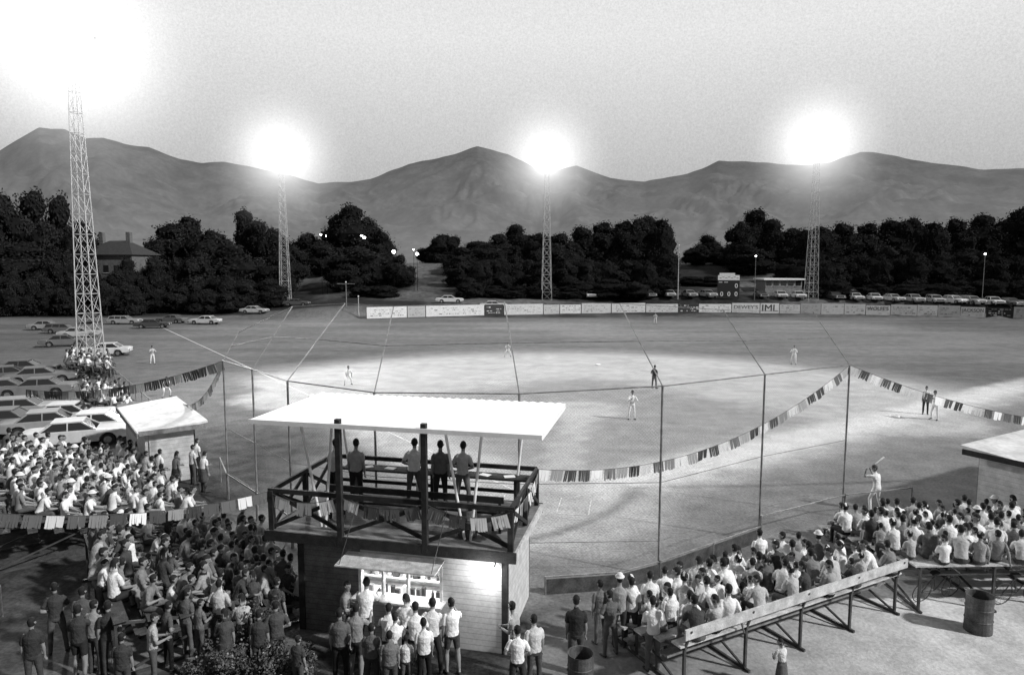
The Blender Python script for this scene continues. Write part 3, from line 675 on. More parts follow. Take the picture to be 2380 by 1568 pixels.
SEAT=[person_mesh("seated_a",8,lap,seated=True),person_mesh("seated_b",24,knee,wide,yaw=20,hp=-8,seated=True),
 person_mesh("seated_c",14,[((-.3,.3,-1),(.5,.8,.6)),((.15,.3,-1),(-.3,1,-.3))],yaw=-35,seated=True),
 person_mesh("seated_d",4,lap,None,yaw=30,hair='long',seated=True,female=True,shorts=True),
 person_mesh("seated_e",32,knee,wide,yaw=-15,hp=-15,seated=True),
 person_mesh("seated_f",-6,[((-.3,-.5,-1),(-.1,-.2,-1)),((.3,-.5,-1),(.1,-.2,-1))],None,yaw=10,seated=True,shorts=True),
 person_mesh("seated_g",12,lap,wide,yaw=-20,hair='puff',seated=True,female=True),
 person_mesh("seated_i",18,[((-.5,.1,-1),(.8,.6,-.1)),((.5,.1,-1),(-.8,.6,0))],wide,yaw=60,hp=-4,seated=True)]
SEATHAT=person_mesh("seated_h",12,knee,None,yaw=5,hat='brim',seated=True)
STAND=[person_mesh("standing_a",3),
 person_mesh("standing_b",4,[((-.5,-.15,-1),(.75,.35,-.35)),((.5,-.15,-1),(-.75,.35,-.35))],[((-.12,0,-1),(-.05,-.03,-1)),((.16,.05,-1),(.06,-.05,-1))],yaw=25),
 person_mesh("standing_c",5,[((-.15,.15,-1),(.5,.9,.1)),((.15,.15,-1),(-.5,.9,.0))],None,yaw=-30),
 person_mesh("standing_d",2,[((-.1,0,-1),(-.05,.2,-1)),((.25,.5,-.6),(-.2,.9,.5))],[((-.08,.15,-1),(-.02,-.15,-1)),((.08,-.08,-1),(.02,-.2,-1))],yaw=15,shorts=True),
 person_mesh("standing_e",8,[((-.3,.2,-1),(.6,.8,-.1)),((.12,0,-1),(.05,.2,-1))],None,yaw=40,hair='long',female=True),
 person_mesh("standing_f",3,[((-.2,0,-1),(.1,.1,-1)),((.45,-.2,-.9),(-.6,.5,.2))],None,yaw=0,hat='brim'),
 person_mesh("standing_g",14,[((-.2,.6,-.8),(.3,1,.1)),((.2,.6,-.8),(-.3,1,.1))],[((-.1,.15,-1),(-.02,-.2,-1)),((.1,.05,-1),(.02,-.1,-1))],yaw=10)]
PITCH=person_mesh("pitcher",6,[((-.3,.5,-.6),(.5,.6,.5)),((.3,.5,-.6),(-.5,.6,.5))],[((-.12,.1,-1),(-.05,-.05,-1)),((.2,.1,-1),(.05,-.15,-1))],hat='cap',long_sleeve=True)
READY=person_mesh("fielder",38,[((-.25,.7,-.8),(.2,.4,-1)),((.25,.7,-.8),(-.2,.4,-1))],[((-.4,.75,-.8),(-.1,-.45,-1)),((.4,.75,-.8),(.1,-.45,-1))],hp=-25,hat='cap')
BATTER=person_mesh("batter",10,[((-.3,.65,-.15),(.5,.25,.75)),((.1,.8,-.3),(-.5,.1,.8))],[((-.35,.25,-1),(-.1,-.2,-1)),((.35,.3,-1),(.25,-.15,-1))],yaw=50,hat='cap')
mat("uniform_trousers",.7,ns=6,amt=.12)
for m_ in(PITCH,READY,BATTER): m_.materials[1]=MATS["uniform_trousers"]; m_.materials[5]=MATS["dark_steel"]
def stone(t): return "white" if t>.55 else "light grey" if t>.3 else "grey" if t>.12 else "dark"
def spawn(me,x,y,z,face,tone,label,grp,s=1.0):
    o=bpy.data.objects.new("person",me); o.location=(x,y,z); o.rotation_euler=(0,0,face); o.color=(tone,)*3+(1,); o.scale=(s*R.uniform(.95,1.07),s*R.uniform(.95,1.07),s)
    COL.objects.link(o)
    if label: tag(o,label,"person",grp)
    return o
def rtone(): return R.choice([.82,.8,.78,.75,.72,.7,.6,.45,.3,.2,.1,.05])
def heading(dx,dy): return math.atan2(-dx,dy)
# ------------------------------------------------------------------ bleachers
QUEUE=[]
def inview(x,y,z):
    d=y*math.cos(TILT)-(z-CAMH)*math.sin(TILT); up_=y*math.sin(TILT)+(z-CAMH)*math.cos(TILT)
    if d<1: return False
    u=1190+x/d*FPX; v=784-up_/d*FPX; return -35<u<2415 and v<1600
def bleacher(ax,ay,dx,dy,length,rows,z0,rise,label,crowd=.95,depth=.66,back=True,jit=.1,grp="spectators on the bleachers",seatm="pale_wood",tones=None,sp=(.42,.60)):
    d=V((dx,dy)).normalized(); n_=V((-d.y,d.x)); rz=math.atan2(d.y,d.x)
    t=empty("bleacher",(ax,ay,0),rz,label,"bleacher","wooden bleachers around the backstop")
    for k in range(rows):
        z=z0-rise*k; yk=depth*k
        bm=bmesh.new(); box(bm,(length/2,yk,z-.02),(length,.30,.045)); meshobj("seat_plank",bm,seatm,t)
        if z>.55:
            bm=bmesh.new(); box(bm,(length/2,yk+.40,z-.45),(length,.26,.045)); meshobj("foot_plank",bm,"grey_wood" if seatm=="pale_wood" else "dim_wood",t)
    if back:
        bm=bmesh.new(); box(bm,(length/2,-.28,z0+.33),(length,.045,.24)); meshobj("backrest",bm,seatm,t)
    nf=max(2,int(length/1.9)+1)
    for i in range(nf):
        x=length*i/(nf-1)*.96+.02*length; bm=bmesh.new(); yf=depth*(rows-1)+.15; zf=z0-rise*(rows-1)
        beam(bm,(x,-.25,.03),(x,yf,.03),.06); beam(bm,(x,-.15,z0-.07),(x,yf,zf-.07),.06); beam(bm,(x,-.1,0),(x,-.1,z0-.06),.06)
        if back: beam(bm,(x,-.3,z0+.4),(x,-.12,z0-.06),.05)
        beam(bm,(x,-.1,.05),(x,yf*.55,(z0+zf)/2-.07),.045); beam(bm,(x,yf*.55,0),(x,yf*.55,(z0+zf)/2-.07),.05); beam(bm,(x,yf-.1,0),(x,yf-.1,zf-.05),.05)
        meshobj("frame",bm,"dark_steel",t)
    for k in range(rows):
        x=.2+R.uniform(0,.4)
        while x<length-.2:
            dens=crowd*(.85+.5*noise.noise(V((x*.7+ax,k*.8,ay))))
            if crowd>.93: dens=max(dens,.88)
            if R.random()<dens:
                z=z0-rise*k; yk=depth*k+R.uniform(-jit,jit); P=V((ax,ay))+d*x+n_*yk
                me=SEATHAT if R.random()<.03 else R.choice(SEAT); tn=rtone() if not tones else R.choice(tones); ch=R.random()<.18
                turn=R.uniform(-1.4,1.4) if R.random()<.14 else R.uniform(-.6,.45)
                if inview(P.x,P.y,z+.6):
                    s=R.uniform(.72,.86) if ch else R.uniform(.9,1.1)
                    QUEUE.append((P.length,me,P.x,P.y,z+.005,rz+turn,tn,"spectator in %s shirt sitting on a wooden bleacher"%stone(tn),grp,s))
            x+=R.uniform(*sp)
a=V(site(1572,1462,1.45)); b=V(site(2085,1298,1.45)); d=(b-a)
bleacher(a.x,a.y,d.x,d.y,d.length,5,1.12,.18,"low wooden bleacher with steel frames and plank backrest, full of spectators",.95,jit=.14)
c=b+d.normalized()*.5
bleacher(c.x,c.y-.2,1,.03,8.5,9,1.3,.12,"wooden bleacher beside the dugout packed with spectators",.96,.64,False,.16)
far=V((-22.5,27.2)); dl=[.82,.8,.7,.55,.4,.25,.15,.08,.05,.12,.05]  # shirt tones weighted dark, shade on this crowd put into the clothes
bleacher(far.x+.5,far.y+.7,.62,-.785,10.3,9,1.75,.16,"long wooden bleacher packed with spectators near the dugout",.96,.68,True,.17,seatm="dim_wood",tones=dl,sp=(.36,.58))
bleacher(-12.6,19.8,.60,-.80,6.4,7,1.4,.15,"small wooden bleacher behind the backstop crowded with spectators",.96,.68,False,.17,seatm="dim_wood",tones=[.7,.5,.3,.2,.12,.06,.04,.05,.4],sp=(.34,.52))  # darker clothes mix stands in for shadow over this bleacher
x,y=site(120,850,1); bleacher(x-2,y+6,.5,-.86,9,5,1.3,.17,"distant low bleacher beside the floodlight tower with spectators",.9,grp="spectators beyond the dugout",seatm="dim_wood")
x,y=site(170,925,1); bleacher(x-1.5,y+3.5,.55,-.83,7,4,1.1,.17,"low bleacher behind the small dugout with spectators",.9,grp="spectators beyond the dugout",seatm="dim_wood")
QUEUE.sort(key=lambda q:q[0])
NI=195
for q_ in QUEUE[:NI]: spawn(*q_[1:])
rest=[spawn(*q_[1:7],None,None,q_[9]) for q_ in QUEUE[NI:]]
if rest:
    act=rest[0]; act.data=act.data.copy()
    bpy.context.view_layer.update()
    for o in bpy.context.view_layer.objects: o.select_set(False)
    for o in rest: o.select_set(True)
    bpy.context.view_layer.objects.active=act
    bpy.ops.object.join()
    act.name="crowd"; act["kind"]="stuff"; tag(act,"dense distant crowd of seated spectators on bleachers","crowd")
    for i,m_ in enumerate(act.data.materials):
        if m_ and m_.name=="shirt": act.data.materials[i]=MATS["shirt_mixed"]
# ------------------------------------------------------------------ standing people
def st(u,vh,k,tone,face,label,h=1.75,grp=None,y=None,z=0):
    x,yy=site(u,vh,z+h)
    spawn(STAND[k],x,yy,z,face,tone,label,grp,h/1.77)
q="people queuing at the refreshment stand"; f_="bystanders in the forecourt"
for u,v,k,tn,fc,h in((800,1352,2,.2,-1.6,1.7),(848,1350,6,.7,.0,1.86),(788,1418,0,.1,.1,1.7),(826,1404,3,.25,-.1,1.75),(902,1410,6,.7,.1,1.65),(918,1428,2,.8,.2,1.62),(942,1386,4,.6,.0,1.66),(965,1403,1,.8,.1,1.72),(1004,1394,1,.75,-.1,1.75),(1050,1392,3,.8,.4,1.76),(905,1470,0,.15,.2,1.5),(862,1452,0,.1,0,1.55),(985,1440,0,.7,.3,1.6)):
    st(u,v,k,tn,fc,"person in %s shirt queuing at the refreshment stand"%stone(tn),h,q)
st(943,1478,0,.7,.1,"small child in light shirt waiting in the queue",1.2,q)
for u,v,k,tn,fc,h in((1197,1400,2,.35,1.3,1.72),(1243,1432,0,.55,.4,1.68),(1203,1458,1,.8,.0,1.62),(1340,1388,0,.02,.0,1.82),(1441,1338,5,.3,-.1,1.82),(1397,1350,0,.15,.3,1.62),(1520,1390,2,.75,.1,1.76),(1512,1330,0,.7,.1,1.7),(1468,1345,0,.8,-.3,1.7),
    (1420,1375,1,.1,.4,1.6),(1560,1370,0,.7,.2,1.6),(1768,1232,0,.8,.2,1.72),(1710,1268,1,.8,.1,1.75),
    (125,1358,1,.04,.5,1.72),(188,1368,0,.08,.2,1.7),(178,1408,3,.04,.1,1.72),(213,1398,0,.25,-.2,1.72),(398,1338,3,.7,-1.2,1.74),(350,1428,2,.4,-1.0,1.65),(506,1350,1,.45,.0,1.7),(330,1330,2,.08,.4,1.7),(560,1310,0,.1,.3,1.7),(585,1330,4,.06,.2,1.6),(460,1395,2,.15,-.6,1.4),(300,1240,1,.6,-.6,1.6),(640,1345,0,.05,-.3,1.7),(560,1385,4,.4,.3,1.6),(610,1290,1,.3,0,1.7),(280,1475,0,.04,.2,1.5),(690,1480,0,.05,-.4,1.3),  # dark tones of this group put forecourt shadow into their clothes
    (655,1280,0,.08,-.2,1.7),(628,1240,3,.4,-.3,1.7),(580,1220,1,.1,-.2,1.72),(640,1400,1,.06,.4,1.65),(536,1260,0,.6,-.3,1.65),(600,1420,0,.04,.2,1.6),(470,1330,0,.15,-.2,1.7),(270,1290,4,.08,.3,1.6),
    (505,1205,0,.7,-.4,1.7),(560,1200,2,.2,-.3,1.7),(250,1400,0,.03,.6,1.7),(430,1370,0,.1,-.4,1.65),(520,1420,4,.06,.3,1.6),(385,1400,1,.08,-.8,1.6),(70,1440,0,.03,.3,1.7)):
    st(u,v,k,tn,fc,"bystander in %s top standing in the open forecourt"%stone(tn),h,f_)
st(1820,1488,4,.6,.4,"small girl in light top standing on bright pavement",1.15,f_)
for u,v,tn in((424,978,.3),(455,1020,.7),(388,1020,.5),(445,1035,.6),(350,1020,.7),(320,1010,.1),(300,1030,.7),(405,1050,.15),(368,1045,.8),(470,1050,.75),(335,1050,.4)): st(u,v,R.choice([0,1,2,4]),tn,-.6,"person in %s shirt standing beside the dugout"%stone(tn),1.7,f_)
def player(me,u,v,face,tone,label,tr=None):
    x,y=site(u,v,0); o=spawn(me,x,y,0.0,face,tone,label,"ball players and umpires on the field"); return o
hd=lambda u,v:heading(HOME.x-site(u,v)[0],HOME.y-site(u,v)[1])
player(PITCH,1468,974,hd(1468,974)+.5,.75,"pitcher in white uniform and cap holding the ball at his chest")
player(READY,808,893,hd(808,893),.7,"third baseman in pale uniform bending forward ready")
player(STAND[0],2150,962,hd(2150,962)+.5,.75,"base runner in white uniform standing by first base")
player(PITCH,2172,975,hd(2172,975),.72,"first baseman in white uniform holding his glove up")
player(PITCH,1845,846,hd(1845,846),.7,"second baseman in pale uniform standing on the grass edge")
player(PITCH,355,846,hd(355,846),.5,"outfielder in grey uniform standing near the foul line")
player(READY,1180,828,hd(1180,828),.5,"shortstop in grey uniform crouching in the field")
player(PITCH,1523,752,hd(1523,752),.5,"outfielder in pale uniform deep in the outfield")
player(READY,385,922,hd(385,922),.7,"coach in white crouching near third base")
x,y=site(2035,1186); BT=spawn(BATTER,x,y,.0,math.radians(25),.78,"batter in white uniform and cap swinging a bat on the grass","ball players and umpires on the field")
x,y=site(1520,902); spawn(STAND[1],x,y,.0,hd(1520,902)+2.6,.03,"umpire in dark clothing standing in the infield","ball players and umpires on the field")
hnd=V(BATTER["hands"][1]); M=Matrix.Translation(BT.location)@Matrix.Rotation(BT.rotation_euler[2],4,'Z')
bm=bmesh.new(); loft(bm,[(0,0,-.03),(0,0,0),(0,0,.25),(0,0,.55),(0,0,.8),(0,0,.84)],[.022,.014,.014,.024,.033,.028]); bo=meshobj("baseball_bat",bm,"pale_wood",smooth=True); bo.location=M@hnd; bo.rotation_euler=(math.radians(-20),math.radians(62),0); tag(bo,"pale wooden baseball bat held in the batter's hands","baseball bat")
# ------------------------------------------------------------------ booth
BR=math.radians(-12.8); BO=(0.05,15.4,0)
bt=empty("refreshment_stand",BO,BR,"white and dark timber refreshment stand with roofed announcers' deck","building")
def bbox(name,mats,items,par=bt):
    bm=bmesh.new()
    for it in items:
        if len(it)==2: box(bm,*it)
        else: beam(bm,*it)
    return meshobj(name,bm,mats,par)
XW0,XW1,Y0,Y1=-5.62,-.3,.32,3.3; WT=.12; ZT=2.46; wx0,wx1,wz0,wz1=-4.0,-1.87,1.15,2.06
bbox("front_wall","siding_white",[(((wx1+XW1)/2,Y0,ZT/2),(XW1-wx1,WT,ZT)),(((wx0+wx1)/2,Y0,wz0/2),(wx1-wx0,WT,wz0)),(((wx0+wx1)/2,Y0,(wz1+ZT)/2),(wx1-wx0,WT,ZT-wz1))])
bbox("front_wall","siding_dark",[(((XW0+wx0)/2,Y0,ZT/2),(wx0-XW0,WT,ZT))])
bbox("side_wall","block_white",[((XW1-.06,(Y0+Y1)/2,ZT/2),(WT,Y1-Y0-WT,ZT))])
bbox("side_wall","siding_dark",[((XW0+.06,(Y0+Y1)/2,ZT/2),(WT,Y1-Y0-WT,ZT))])
bbox("back_wall","siding_dark",[(((XW0+XW1)/2,Y1,ZT/2),(XW1-XW0,WT,ZT))])
bbox("corner_board","dark_wood",[((XW0-.01,Y0-.01,ZT/2),(.16,.16,ZT))]); bbox("corner_board","dark_wood",[((XW1+.01,Y0-.01,ZT/2),(.14,.16,ZT))])
win=bbox("serving_window","pale_wood",[(((wx0+wx1)/2,Y0-.2,wz0),(wx1-wx0+.2,.5,.05)),((wx0,Y0-.02,(wz0+wz1)/2),(.07,.18,wz1-wz0)),((wx1,Y0-.02,(wz0+wz1)/2),(.07,.18,wz1-wz0)),((-2.75,Y0-.02,(wz0+wz1)/2),(.05,.14,wz1-wz0)),((-3.4,Y0-.02,(wz0+wz1)/2),(.05,.14,wz1-wz0)),(((wx0+wx1)/2,Y0-.02,wz1),(wx1-wx0,.18,.06))])
bm=bmesh.new(); a_=[bm.verts.new(c) for c in((wx0-.3,Y0-.1,2.2),(wx1+.1,Y0-.1,2.2),(wx1+.1,Y0-.85,2.15),(wx0-.3,Y0-.85,2.15),(wx0-.3,Y0-.1,2.23),(wx1+.1,Y0-.1,2.23),(wx1+.1,Y0-.85,2.18),(wx0-.3,Y0-.85,2.18))]
for f in((3,2,1,0),(4,5,6,7),(0,1,5,4),(1,2,6,5),(2,3,7,6),(3,0,4,7)): bm.faces.new([a_[i] for i in f])
meshobj("awning_flap",bm,"pale_wood",bt)
bbox("awning_stay","dark_steel",[((wx0-.2,Y0-.8,2.18),(wx0+.1,-.0,3.6),.012)]); bbox("awning_stay","dark_steel",[((wx1,Y0-.8,2.18),(wx1+.25,-.0,3.6),.012)])
bbox("interior_shelf","interior",[((-2.9,1.05,1.62),(2.8,.24,.03)),((-2.9,1.05,1.28),(2.8,.24,.03)),((-2.9,1.25,1.3),(4.4,.05,2.3)),((-2.9,.8,1.0),(4.2,.8,.05))])
for row,zz in((0,1.298),(1,1.638),(2,1.027)):
    for j in range(13):
        bm=bmesh.new(); hh=R.uniform(.12,.27); wd=R.uniform(.08,.16)
        if R.random()<.5: box(bm,(0,0,hh/2),(wd,.1,hh)); bmesh.ops.bevel(bm,geom=bm.edges[:],offset=.012,segments=1)
        else: loft(bm,[(0,0,0.02),(0,0,hh*.6),(0,0,hh*.8),(0,0,hh)],[.04,.04,.018,.015],n=10)
        p=Matrix.Translation(BO)@Matrix.Rotation(BR,4,'Z')@V((-4.05+j*.18+R.uniform(-.04,.04),1.02 if row<2 else .62,zz))
        o=meshobj("goods_carton",bm,"goods",loc=tuple(p)); o.color=(R.choice([.8,.05,.3,.5,.08]),)*3+(1,); o.rotation_euler[2]=BR
        tag(o,"small carton or bottle of goods on the stand's lit shelf","goods","goods on the refreshment stand shelf")
for k in range(5):
    bm=bmesh.new(); box(bm,(0,0,0),(.26,.012,.2)); [box(bm,(0,-.008,.06-.04*j),(.18,.006,.014),0,1) for j in range(4)]
    o=meshobj("price_card",bm,["white_paint","ink"],bt,loc=(-3.85+k*.43,Y0+.02,1.9-.10*(k%2)))
bp_=bbox("wall_lamp","dark_steel",[((-.5,Y0-.1,2.28),(-.5,Y0-.25,2.22),.03)])
bm=bmesh.new(); bmesh.ops.create_uvsphere(bm,u_segments=12,v_segments=8,radius=.06,matrix=Matrix.Translation((-.5,Y0-.28,2.18))); meshobj("bulb",bm,"bulb_emit",bp_,True)
def plight(loc,E,r_=.06):
    li=bpy.data.lights.new("bulb_light","POINT"); li.energy=E; li.shadow_soft_size=r_; o=bpy.data.objects.new("bulb_light",li); COL.objects.link(o); o.location=Matrix.Translation(BO)@Matrix.Rotation(BR,4,'Z')@V(loc)
plight((-.7,Y0-.6,2.05),55,.08); plight((-2.4,.72,2.2),80,.10); plight((-3.5,.72,2.2),80,.10)
DX0,DX1,DY0,DY1=-6.4,0,0,3.42; DZ=2.68
bbox("deck_floor","deck_board",[(((DX0+DX1)/2,(DY0+DY1)/2,DZ-.03),(DX1-DX0,DY1-DY0,.05))])
bbox("deck_fascia","dark_wood",[(((DX0+DX1)/2,DY0-.03,DZ-.13),(DX1-DX0+.1,.06,.26)),(((DX0+DX1)/2,DY1+.03,DZ-.13),(DX1-DX0+.1,.06,.26)),((DX0-.02,(DY0+DY1)/2,DZ-.13),(.06,DY1-DY0-.01,.26))])
bbox("deck_fascia","pale_wood",[((DX1+.03,(DY0+DY1)/2,DZ-.11),(.06,DY1-DY0-.01,.2))])
RZ=DZ+1.0; RT=5.47
px=[-6.3,-4.38,-2.18,-.1]
for x in px:
    tall=x in(-4.38,-2.18); bbox("roof_post" if tall else "railing_post","dark_wood",[((x,.08 if not tall else -.0,(DZ+(RT+.15 if tall else RZ))/2-.1),(.13,.13,(RT+.15 if tall else RZ)-DZ+.2))])
for y in(1.75,3.3):
    for x in(-6.3,-.1): bbox("railing_post","dark_wood",[((x,y,(DZ+RZ)/2),(.12,.12,RZ-DZ))])
for i in range(3):
    a_,b_=px[i]+.07,px[i+1]-.07
    bbox("railing_brace","dark_wood",[((a_,.08,DZ+.08),(b_,.08,RZ-.1),.05,.1),((a_,.14,RZ-.1),(b_,.14,DZ+.08),.05,.1)])
for x in(-6.3,-.1):
    for y0,y1 in((.15,1.68),(1.82,3.24)): bbox("railing_brace","dark_wood",[((x,y0,DZ+.08),(x,y1,RZ-.1),.05,.09),((x+.06,y0,RZ-.1),(x+.06,y1,DZ+.08),.05,.09)])
bbox("handrail","dark_wood",[((-6.38,.08,RZ),(-.0,.08,RZ),.07,.12),((-6.3,.14,RZ),(-6.3,3.3,RZ),.07,.12),((-.1,.14,RZ),(-.1,3.3,RZ),.07,.12),((-6.3,3.36,RZ),(-.1,3.36,RZ),.07,.12),((-6.3,3.36,RZ-.35),(-.1,3.36,RZ-.35),.05,.1),((-6.3,3.36,RZ-.7),(-.1,3.36,RZ-.7),.05,.1)])
bbox("scorers_desk","dark_wood",[((-2.9,3.0,DZ+.82),(5.6,.5,.05)),((-5.4,3.0,DZ+.4),(.08,.4,.8)),((-.6,3.0,DZ+.4),(.08,.4,.8)),((-3,3.0,DZ+.4),(.08,.4,.8))])
bbox("bench","dark_wood",[((-2.9,1.3,DZ+.46),(4.8,.32,.05)),((-5,1.3,DZ+.23),(.08,.3,.44)),((-.8,1.3,DZ+.23),(.08,.3,.44)),((-2.9,1.05,DZ+.85),(4.8,.05,.16)),((-5.2,1.05,DZ+.45),(.06,.06,.9)),((-.6,1.05,DZ+.45),(.06,.06,.9))])
def W_(p): return Matrix.Translation(BO)@Matrix.Rotation(BR,4,'Z')@V(p)
for k in range(7):
    bm=bmesh.new(); box(bm,(0,0,.01),(.3,.21,.012)); o=meshobj("paper_sheet",bm,"white_paint",loc=tuple(W_((-5+k*.7,2.98,DZ+.846)))); o.rotation_euler[2]=R.uniform(-.6,.6); tag(o,"white sheet of paper lying on the scorers' desk","paper","papers on the scorers' desk")
bm=bmesh.new(); nxx=150; rx0,rx1,ry0,ry1=-6.75,.66,-.05,3.62; rings=[]
for j,(yy_) in enumerate((ry0,(ry0+ry1)/2,ry1)):
    rings.append([bm.verts.new((rx0+(rx1-rx0)*i/nxx,yy_,RT+.03+.01*j+(.001,.006,.014)[j]*math.sin(i/nxx*2*math.pi*30))) for i in range(nxx+1)])
for A,B in zip(rings,rings[1:]):
    for i in range(nxx): bm.faces.new((A[i],A[i+1],B[i+1],B[i]))
rf=meshobj("roof",bm,"roof_sheet",bt,True)
bbox("roof_frame","white_paint",[(((rx0+rx1)/2,ry0-.03,RT-.01),(rx1-rx0,.04,.11)),((rx0+.03,(ry0+ry1)/2,RT-.05),(.05,ry1-ry0-.06,.10)),((rx1-.03,(ry0+ry1)/2,RT-.05),(.05,ry1-ry0-.06,.10)),(((rx0+rx1)/2,ry1-.03,RT-.04),(rx1-rx0,.05,.10)),(((rx0+rx1)/2,1.2,RT-.06),(rx1-rx0-.12,.08,.1)),(((rx0+rx1)/2,2.4,RT-.06),(rx1-rx0-.12,.08,.1))],rf)
for a_,b_ in(((-5.55,.3,RT-.1),(-5.15,.5,DZ)),((-4.75,.4,RT-.1),(-5.05,.5,DZ)),((-1.75,.3,RT-.1),(-1.35,.5,DZ)),((-.85,.3,RT-.1),(-1.2,.5,DZ)),((-5.9,3.1,RT-.1),(-5.6,3.2,DZ)),((-.4,3.1,RT-.1),(-.7,3.2,DZ)),((-3.4,3.2,RT-.1),(-3.6,3.2,DZ))):
    bm=bmesh.new(); rod(bm,a_,b_,.035); meshobj("roof_prop",bm,"white_paint",bt)
g2="men watching from the announcers' deck"
for k,tn,lx,ly,fc,lb in((1,.5,-5.55,2.0,-.5,"grey"),(0,.35,-4.95,2.1,.1,"grey"),(1,.72,-3.4,2.5,0,"white"),(0,.12,-2.62,2.45,.2,"dark"),(1,.5,-2.0,2.5,-.1,"light grey")):
    p=W_((lx,ly,DZ)); spawn(STAND[k],p.x,p.y,DZ,BR+fc,tn,"man in %s shirt standing on the announcers' deck"%lb,g2,1.05)
def drum(x,y,z,s,label,name="oil_drum"):
    t=empty(name,(x,y,z),0,label,"barrel"); bm=bmesh.new(); Pp=[(0,.29),(.03,.295),(.28,.285),(.3,.3),(.32,.285),(.56,.285),(.58,.3),(.6,.285),(.86,.29),(.88,.295)]
    n=24; rg=[[bm.verts.new((r_*math.cos(2*math.pi*i/n),r_*math.sin(2*math.pi*i/n),h)) for i in range(n)] for h,r_ in Pp]
    rg.append([bm.verts.new((.27*math.cos(2*math.pi*i/n),.27*math.sin(2*math.pi*i/n),.87)) for i in range(n)]); rg.append([bm.verts.new((.26*math.cos(2*math.pi*i/n),.26*math.sin(2*math.pi*i/n),.1)) for i in range(n)])
    for A,B in zip(rg,rg[1:]):
        for i in range(n): bm.faces.new((A[i],A[(i+1)%n],B[(i+1)%n],B[i]))
    bm.faces.new(rg[-1]); bm.faces.new(rg[0][::-1]); meshobj("barrel_shell",bm,"drum_metal",t)
    t.scale=(s,s,s)
x,y=site(1350,1515,.88); drum(x,y,0,1,"dark steel drum used as a litter bin beside the crowd")
x,y=site(2278,1388,.88); drum(x,y,0,1.1,"weathered steel drum standing on the pale pavement")
p=W_((-1.35,.75,DZ)); drum(p.x,p.y,DZ,.8,"small steel drum standing on the announcers' deck")
def bicycle(x,y,rz,lean,label):
    t=empty("bicycle",(x,y,0),rz,label,"bicycle","bicycles behind the bleachers"); t.rotation_euler=(lean,0,rz)
    for xx in(-.52,.52):
        bm=bmesh.new(); n=28
        for i in range(n):
            a=2*math.pi*i/n; b=2*math.pi*(i+1)/n; rod(bm,(xx+.32*math.cos(a),0,.34+.32*math.sin(a)),(xx+.32*math.cos(b),0,.34+.32*math.sin(b)),.014,None,6)
        for i in range(12):
            a=2*math.pi*i/12; rod(bm,(xx,0,.34),(xx+.31*math.cos(a),0,.34+.31*math.sin(a)),.003,None,4)
        meshobj("wheel",bm,"dark_steel",t)
    bm=bmesh.new(); P_={'r':(-.52,0,.34),'b':(-.08,0,.3),'s':(-.2,0,.82),'h':(.34,0,.85),'f':(.52,0,.34)}
    for a,b in('rb','bs','bh','sh','rs','hf'): rod(bm,P_[a],P_[b],.015)
    meshobj("frame",bm,"dark_steel",t)
    bm=bmesh.new(); rod(bm,(.34,0,.85),(.32,0,1.0),.014); rod(bm,(.3,-.28,1.02),(.3,.28,1.02),.014); meshobj("handlebar",bm,"chrome",t)
    bm=bmesh.new(); box(bm,(-.22,0,.9),(.26,.14,.06)); bmesh.ops.bevel(bm,geom=bm.edges[:],offset=.025,segments=2); meshobj("saddle",bm,"rubber",t)
x,y=site(2170,1392,0); bicycle(x,y,.3,.2,"bicycle leaning behind the bleacher with chrome handlebar")
x,y=site(2360,1400,0); bicycle(x,y,.2,.15,"bicycle parked under the bleacher beside the steel drum")
# ------------------------------------------------------------------ dugouts
mat("dugout_roof",.6,ns=1.2,amt=.22,ns2=6)
def dugout(p,dirx,L_,Wd,label,wallm,H=2.35):
    d=V(dirx).normalized(); rz=math.atan2(d.y,d.x); t=empty("dugout",(p[0],p[1],0),rz,label,"dugout","dugouts on either side of the diamond")
    for c_,s_ in(((L_/2,.1,H/2),(L_-.3,.14,H)),((.15,Wd/2,H/2),(.14,Wd-.35,H)),((L_-.15,Wd/2,H/2),(.14,Wd-.35,H))):
        bm=bmesh.new(); box(bm,c_,s_); meshobj("wall",bm,wallm,t)
    for x in(.3,L_*.5,L_-.3):
        bm=bmesh.new(); box(bm,(x,Wd-.15,H/2),(.12,.12,H)); meshobj("post",bm,"dark_wood",t)
    bm=bmesh.new(); q=[(-.25,-.25,H),(L_+.25,-.25,H),(L_+.25,Wd+.35,H+.25),(-.25,Wd+.35,H+.25)]
    a_=[bm.verts.new(c) for c in q]+[bm.verts.new((c[0],c[1],c[2]+.1)) for c in q]
    for f in((3,2,1,0),(4,5,6,7),(0,1,5,4),(1,2,6,5),(2,3,7,6),(3,0,4,7)): bm.faces.new([a_[i] for i in f])
    r_=meshobj("roof",bm,"dugout_roof",t)
    bm=bmesh.new(); box(bm,(L_/2,-.29,H+.03),(L_+.56,.05,.2)); box(bm,(-.29,Wd/2,H+.12),(.05,Wd+.5,.2)); box(bm,(L_+.29,Wd/2,H+.12),(.05,Wd+.5,.2)); meshobj("fascia",bm,"grey_wood" if L_<8 else "dark_wood",r_)
    bm=bmesh.new(); box(bm,(L_/2,.6,.45),(L_-.8,.35,.06)); [box(bm,(x,.6,.22),(.08,.3,.44)) for x in(.6,L_/2,L_-.6)]; meshobj("bench",bm,"grey_wood",t)
pA=V(site(335,1002,2.4)); 
u_=V((-.59,.81)); o0=pA+u_*6.4
dugout((o0.x,o0.y),(.59,-.81),6.4,2.1,"small pale concrete-block dugout with light sloping roof","block_white",2.25)
pB=V(site(2232,1038,2.6))
dd=V((.86,.5)); nn=V((-dd.y,dd.x)); oB=pB-nn*2.9
